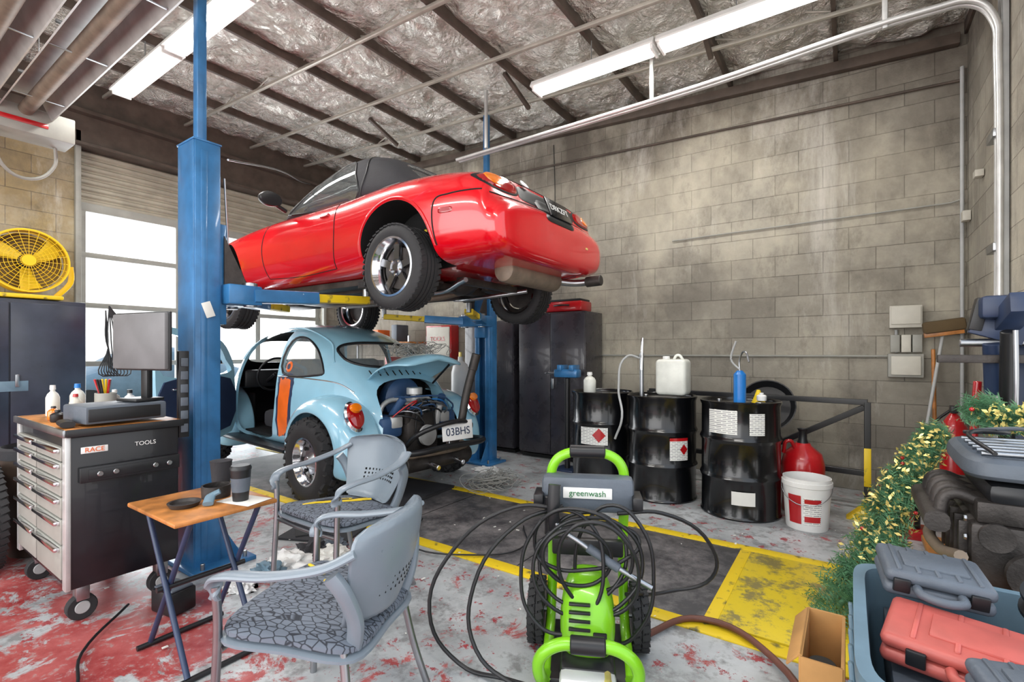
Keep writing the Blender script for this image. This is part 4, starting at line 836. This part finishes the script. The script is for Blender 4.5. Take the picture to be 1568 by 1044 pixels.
P=group('rubber_floor_mat'); box('mat',(-3.35,3.0,.014),(.75,.8,.014),canvas,P,rot=(0,0,5)); box('edge',(-2.97,3.0,.014),(.03,.8,.02),rubber,P,rot=(0,0,5))
P=group('foot_pedal_box'); box('body',(-2.7,1.02,.06),(.16,.12,.11),black,P,bev=.01,rot=(0,0,10)); box('ribs',(-2.7,1.02,.12),(.14,.1,.01),caseg,P,rot=(0,0,10))
# ---------------- right junk
P=group('plastic_storage_tote')
rr=[[( .34+a,1.66+b,z) for a,b in ell(0,0,w,h,40,0,9)] for (w,h,z) in ((.27,.33,.0),(.31,.37,.5),(.33,.39,.5),(.33,.39,.54),(.30,.36,.54),(.26,.32,.02))]
rings_ob('tub',rr,tote,P,0)
for i in range(6): box('rib',(.02,1.43+i*.09,.25),(.012,.02,.42),tote,P,rot=(0,-4.5,0))
box('contents_lump',(.34,1.66,.36),(.5,.6,.16),caseg,P)
def toolcase(nm,c,s,mt,rot):
    P=group(nm,c,rot=[rad(a) for a in rot]); box('lower',(0,0,-s[2]*.25),(s[0],s[1],s[2]*.48),mt,P,bev=.02,seg=3); box('upper',(0,0,s[2]*.25),(s[0],s[1],s[2]*.48),mt,P,bev=.02,seg=3)
    box('panel',(0,0,s[2]*.5),(s[0]*.6,s[1]*.5,.012),mt,P,bev=.005); tube('handle',[(-s[0]*.2,-s[1]/2,0),(-s[0]*.17,-s[1]/2-.035,0),(s[0]*.17,-s[1]/2-.035,0),(s[0]*.2,-s[1]/2,0)],.012,mt,P)
    for i in range(5): box('rib',(-s[0]*.36+i*s[0]*.18,0,s[2]*.49),(.012,s[1]*.85,.01),mt,P,bev=.004)
    for q in (-1,1): box('latch',(q*s[0]*.34,-s[1]/2-.003,0),(.04,.012,.04),black,P)
toolcase('grey_tool_case',(.20,1.90,.585),(.25,.19,.08),caseg,(6,4,6)); toolcase('red_tool_case',(.31,1.64,.50),(.46,.24,.08),pink,(3,2,-10)); toolcase('grey_tool_case',(.34,1.41,.55),(.24,.15,.07),caseg,(6,-2,14))
P=group('black_cable_reel'); lathe('reel',[(0,0),(.08,0),(.08,.01),(.03,.01),(.03,.05),(.08,.05),(.08,.06),(0,.06)],(.46,1.88,.55),black,P,(rad(20),0,0)); tube('cable',[(.46+.06*math.cos(i),1.88+.06*math.sin(i),.58+.002*i) for i in range(16)],.006,black,P)
P=group('cardboard_box')
for (c,s) in (((-.125,1.95,.15),(.01,.36,.3)),((-.07,2.13,.15),(.11,.01,.3)),((-.07,1.77,.15),(.11,.01,.3)),((-.015,1.95,.15),(.01,.36,.3)),((-.07,1.95,.01),(.11,.36,.01))): box('panel',c,s,card,P,bev=.001)
box('flap',(-.145,1.95,.28),(.06,.34,.006),card,P,bev=.001,rot=(0,-50,0)); cyl('bottle_inside',(-.07,1.85,.02),(-.07,1.85,.26),.04,black,P)
P=group('engine_on_crate',(.54,2.72,0))
for sx in (-1,1):
    for sy in (-1,1): box('crate_leg',(sx*.2,sy*.3,.17),(.05,.05,.34),wood,P)
box('crate_top',(0,0,.35),(.5,.75,.03),wood,P); box('block',(0,0,.50),(.34,.52,.24),iron,P,bev=.02); box('head',(-.02,0,.66),(.26,.5,.08),iron,P,bev=.01); box('valve_cover',(-.02,0,.73),(.2,.5,.08),black,P,bev=.03)
for i in range(4):
    yy=-.18+i*.12; tube('intake_runner',[(-.12,yy,.68),(-.22,yy,.70),(-.25,yy,.62)],.022,iron,P); cyl('spark_plug_boot',(-.02,yy,.76),(-.02,yy,.80),.014,black,P); tube('plug_lead',[(-.02,yy,.80),(.06,yy,.84),(.1,-.24,.78)],.005,black,P)
sweep('intake_plenum',[(-.26,-.24,.60),(-.26,.24,.60)],.08,.08,iron,P)
for i in range(5): box('casting_rib',(-.18,-.2+i*.1,.5),(.03,.02,.22),iron,P)
lathe('pulley',[(0,0),(.08,0),(.07,.015),(.08,.03),(0,.03)],(0,-.265,.46),iron,P,(rad(90),0,0)); lathe('pulley_2',[(0,0),(.05,0),(.045,.01),(.05,.02),(0,.02)],(-.1,-.265,.58),iron,P,(rad(90),0,0))
for i in range(16): cyl('bolt',(-.175,-.24+.1*(i%5),.42+.07*(i//5)),(-.185,-.24+.1*(i%5),.42+.07*(i//5)),.012,steel,P,seg=6)
tube('coolant_pipe',[(-.2,-.3,.5),(-.24,-.1,.46),(-.22,.2,.48),(-.1,.3,.55)],.022,rust,P)
rr=[]
for (z,a,b) in ((.78,.15,.26),(.80,.17,.28),(.86,.165,.27),(.875,.13,.24),(.855,.12,.22)): rr.append([(p[0]-.02,p[1],z+.03*p[1]) for p in ell(0,0,a,b,28,0,5)])
rings_ob('sump_cover',rr,caseg,P,1)
for i in range(6): sweep('cover_rib',[(-.13,-.2+i*.08,.872),(.09,-.2+i*.08,.876)],.02,.02,steel,P,n=2)
tube('wiring',[(-.1,-.25,.88),(-.15,-.1,.93),(.0,.1,.92),(-.12,.2,.90)],.008,black,P); tube('wiring_2',[(.0,-.25,.88),(.05,-.1,.95),(-.1,.1,.92),(.02,.24,.90)],.008,caseg,P)
P=group('engine_hoist',(.66,3.42,0)); box('mast',(.02,0,.75),(.09,.09,1.5),navy,P); box('boom',(-.03,-.18,1.42),(.09,.45,.09),navy,P,rot=(-14,0,0)); box('head_block',(-.06,-.12,1.47),(.15,.16,.11),navy,P,bev=.02); cyl('ram',(-.02,-.05,.8),(-.05,-.25,1.35),.03,black,P); cyl('cross_pin',(-.2,-.1,1.3),(.08,-.1,1.3),.02,steel,P)
box('clamp_arm',(-.06,-.1,1.36),(.20,.05,.09),navy,P,rot=(0,20,0)); box('clamp_jaw',(-.13,-.1,1.44),(.05,.07,.16),black,P,rot=(0,12,0)); cyl('spring_ram',(-.06,-.04,1.05),(-.08,-.12,1.3),.04,navy,P)
box('base_leg',(-.05,.03,.05),(.3,.08,.08),navy,P); tube('chain',[(-.05,-.36,1.35),(-.05,-.37,1.15),(-.05,-.36,1.0)],.01,steel,P); box('cross_arm',(-.1,-.14,1.22),(.38,.04,.04),iron,P)
cyl('red_handle',(-.14,.1,.4),(-.10,.1,1.1),.018,redm,P)
P=group('hydraulic_jack'); box('base',(.35,4.3,.03),(.16,.2,.06),redm,P); cyl('cylinder',(.35,4.3,.06),(.35,4.3,.28),.05,black,P); cyl('ram',(.35,4.3,.28),(.35,4.3,.38),.025,steel,P); tube('handle',[(.35,4.22,.1),(.33,4.1,.4)],.012,redm,P)
P=group('fire_extinguisher',(.64,4.85,.0)); lathe('tank',[(0,0),(.075,0),(.08,.02),(.08,.70),(.04,.77),(.02,.8),(0,.8)],(0,0,.0),redm,P); box('valve',(0,0,.83),(.04,.1,.05),black,P); tube('hose',[(0,.05,.83),(-.1,.08,.7),(-.09,.06,.4)],.01,black,P)
def garland(name,path,r,n,gmat,tins):
    P=group(name); q=catmull(path,12); bm=bmesh.new(); bg=bmesh.new(); br=bmesh.new(); L=len(q)-1
    for i in range(n):
        k0=int(R.random()*L); c=q[k0]; rk=r*(1.25-.6*k0/L); d=Vector((R.gauss(0,1),R.gauss(0,1),R.gauss(0,1))).normalized()
        base=c+d*rk*R.uniform(.1,.6); tip=c+d*rk*R.uniform(.7,1.25); tip.z=max(.01,tip.z); base.z=max(.01,base.z)
        s=d.cross(Vector((R.random(),R.random(),R.random()))).normalized()
        for k in range(8):
            t=k/8; a=base.lerp(tip,t); e=a+(s*(1 if k%2 else -1)+d*.6).normalized()*.034; w=d*.004
            bm.faces.new([bm.verts.new(a-w),bm.verts.new(a+w),bm.verts.new(e)])
    for i in range(tins):
        k0=int((.25+.75*R.random())*L); c=q[k0]; rk=r*(1.2-.5*k0/L); d=Vector((R.gauss(0,1),R.gauss(0,1),R.gauss(0,1))).normalized(); p=c+d*rk*R.uniform(.7,1.2); p.z=max(.012,p.z)
        s=Vector((R.gauss(0,1),R.gauss(0,1),R.gauss(0,1))).normalized()*.016; t_=d.cross(s).normalized()*.008
        bg.faces.new([bg.verts.new(p-s),bg.verts.new(p+t_),bg.verts.new(p+s),bg.verts.new(p-t_)])
        if i%70==0: bmesh.ops.create_icosphere(br,subdivisions=2,radius=.010,matrix=Matrix.Translation(p))
    frombm('needles',bm,gmat,P); frombm('tinsel',bg,gold,P); frombm('berries',br,redm,P,True); tube('stem',[tuple(v) for v in q[::6]],.012,green,P)
garland('christmas_garland',[(-.04,2.66,.10),(.05,2.82,.20),(.12,3.0,.30),(.17,3.22,.42),(.24,3.4,.55),(.33,3.52,.68),(.40,3.6,.80)],.115,2100,green,1100)
garland('christmas_garland',[(.50,3.15,.98),(.58,3.05,.95),(.66,2.95,.98)],.07,450,green,260)
# ---------------- lights / world / camera
w=bpy.data.worlds.new('sky'); bpy.context.scene.world=w; w.use_nodes=True; nt=w.node_tree; bg=nt.nodes['Background']; tcw=nt.nodes.new('ShaderNodeTexCoord'); sp=nt.nodes.new('ShaderNodeSeparateXYZ'); cr=nt.nodes.new('ShaderNodeValToRGB')
nt.links.new(tcw.outputs['Generated'],sp.inputs[0]); nt.links.new(sp.outputs[2],cr.inputs[0]); nt.links.new(cr.outputs[0],bg.inputs[0])
cr.color_ramp.elements[0].color=(1,.99,.97,1); cr.color_ramp.elements[1].color=(.62,.78,1,1); bg.inputs[1].default_value=1.8
def area(nm,loc,rot,sx,sy,e,col=(1,1,1)):
    ld=bpy.data.lights.new(nm,'AREA'); ld.shape='RECTANGLE'; ld.size=sx; ld.size_y=sy; ld.energy=e; ld.color=col
    o=bpy.data.objects.new(nm,ld); bpy.context.scene.collection.objects.link(o); o.location=loc; o.rotation_euler=[rad(a) for a in rot]; return o
area('door_daylight',(-7.6,3.4,1.8),(0,-90,0),2.8,3.0,150,(.95,.98,1))
area('rear_fill_light',(-2.2,-3.1,1.9),(98,0,0),6,3,165,(1,.99,.97))  # added fill light at the open, unseen back of the room
cam=bpy.data.cameras.new('cam'); co=bpy.data.objects.new('camera',cam); bpy.context.scene.collection.objects.link(co)
co.location=(0,0,1.25); co.rotation_euler=(rad(90),0,rad(34.6)); cam.sensor_width=36; cam.lens=17.17; cam.shift_y=.0115; cam.clip_start=.02
bpy.context.scene.camera=co
sc=bpy.context.scene
sc.view_settings.view_transform='Standard'; sc.view_settings.exposure=0.05
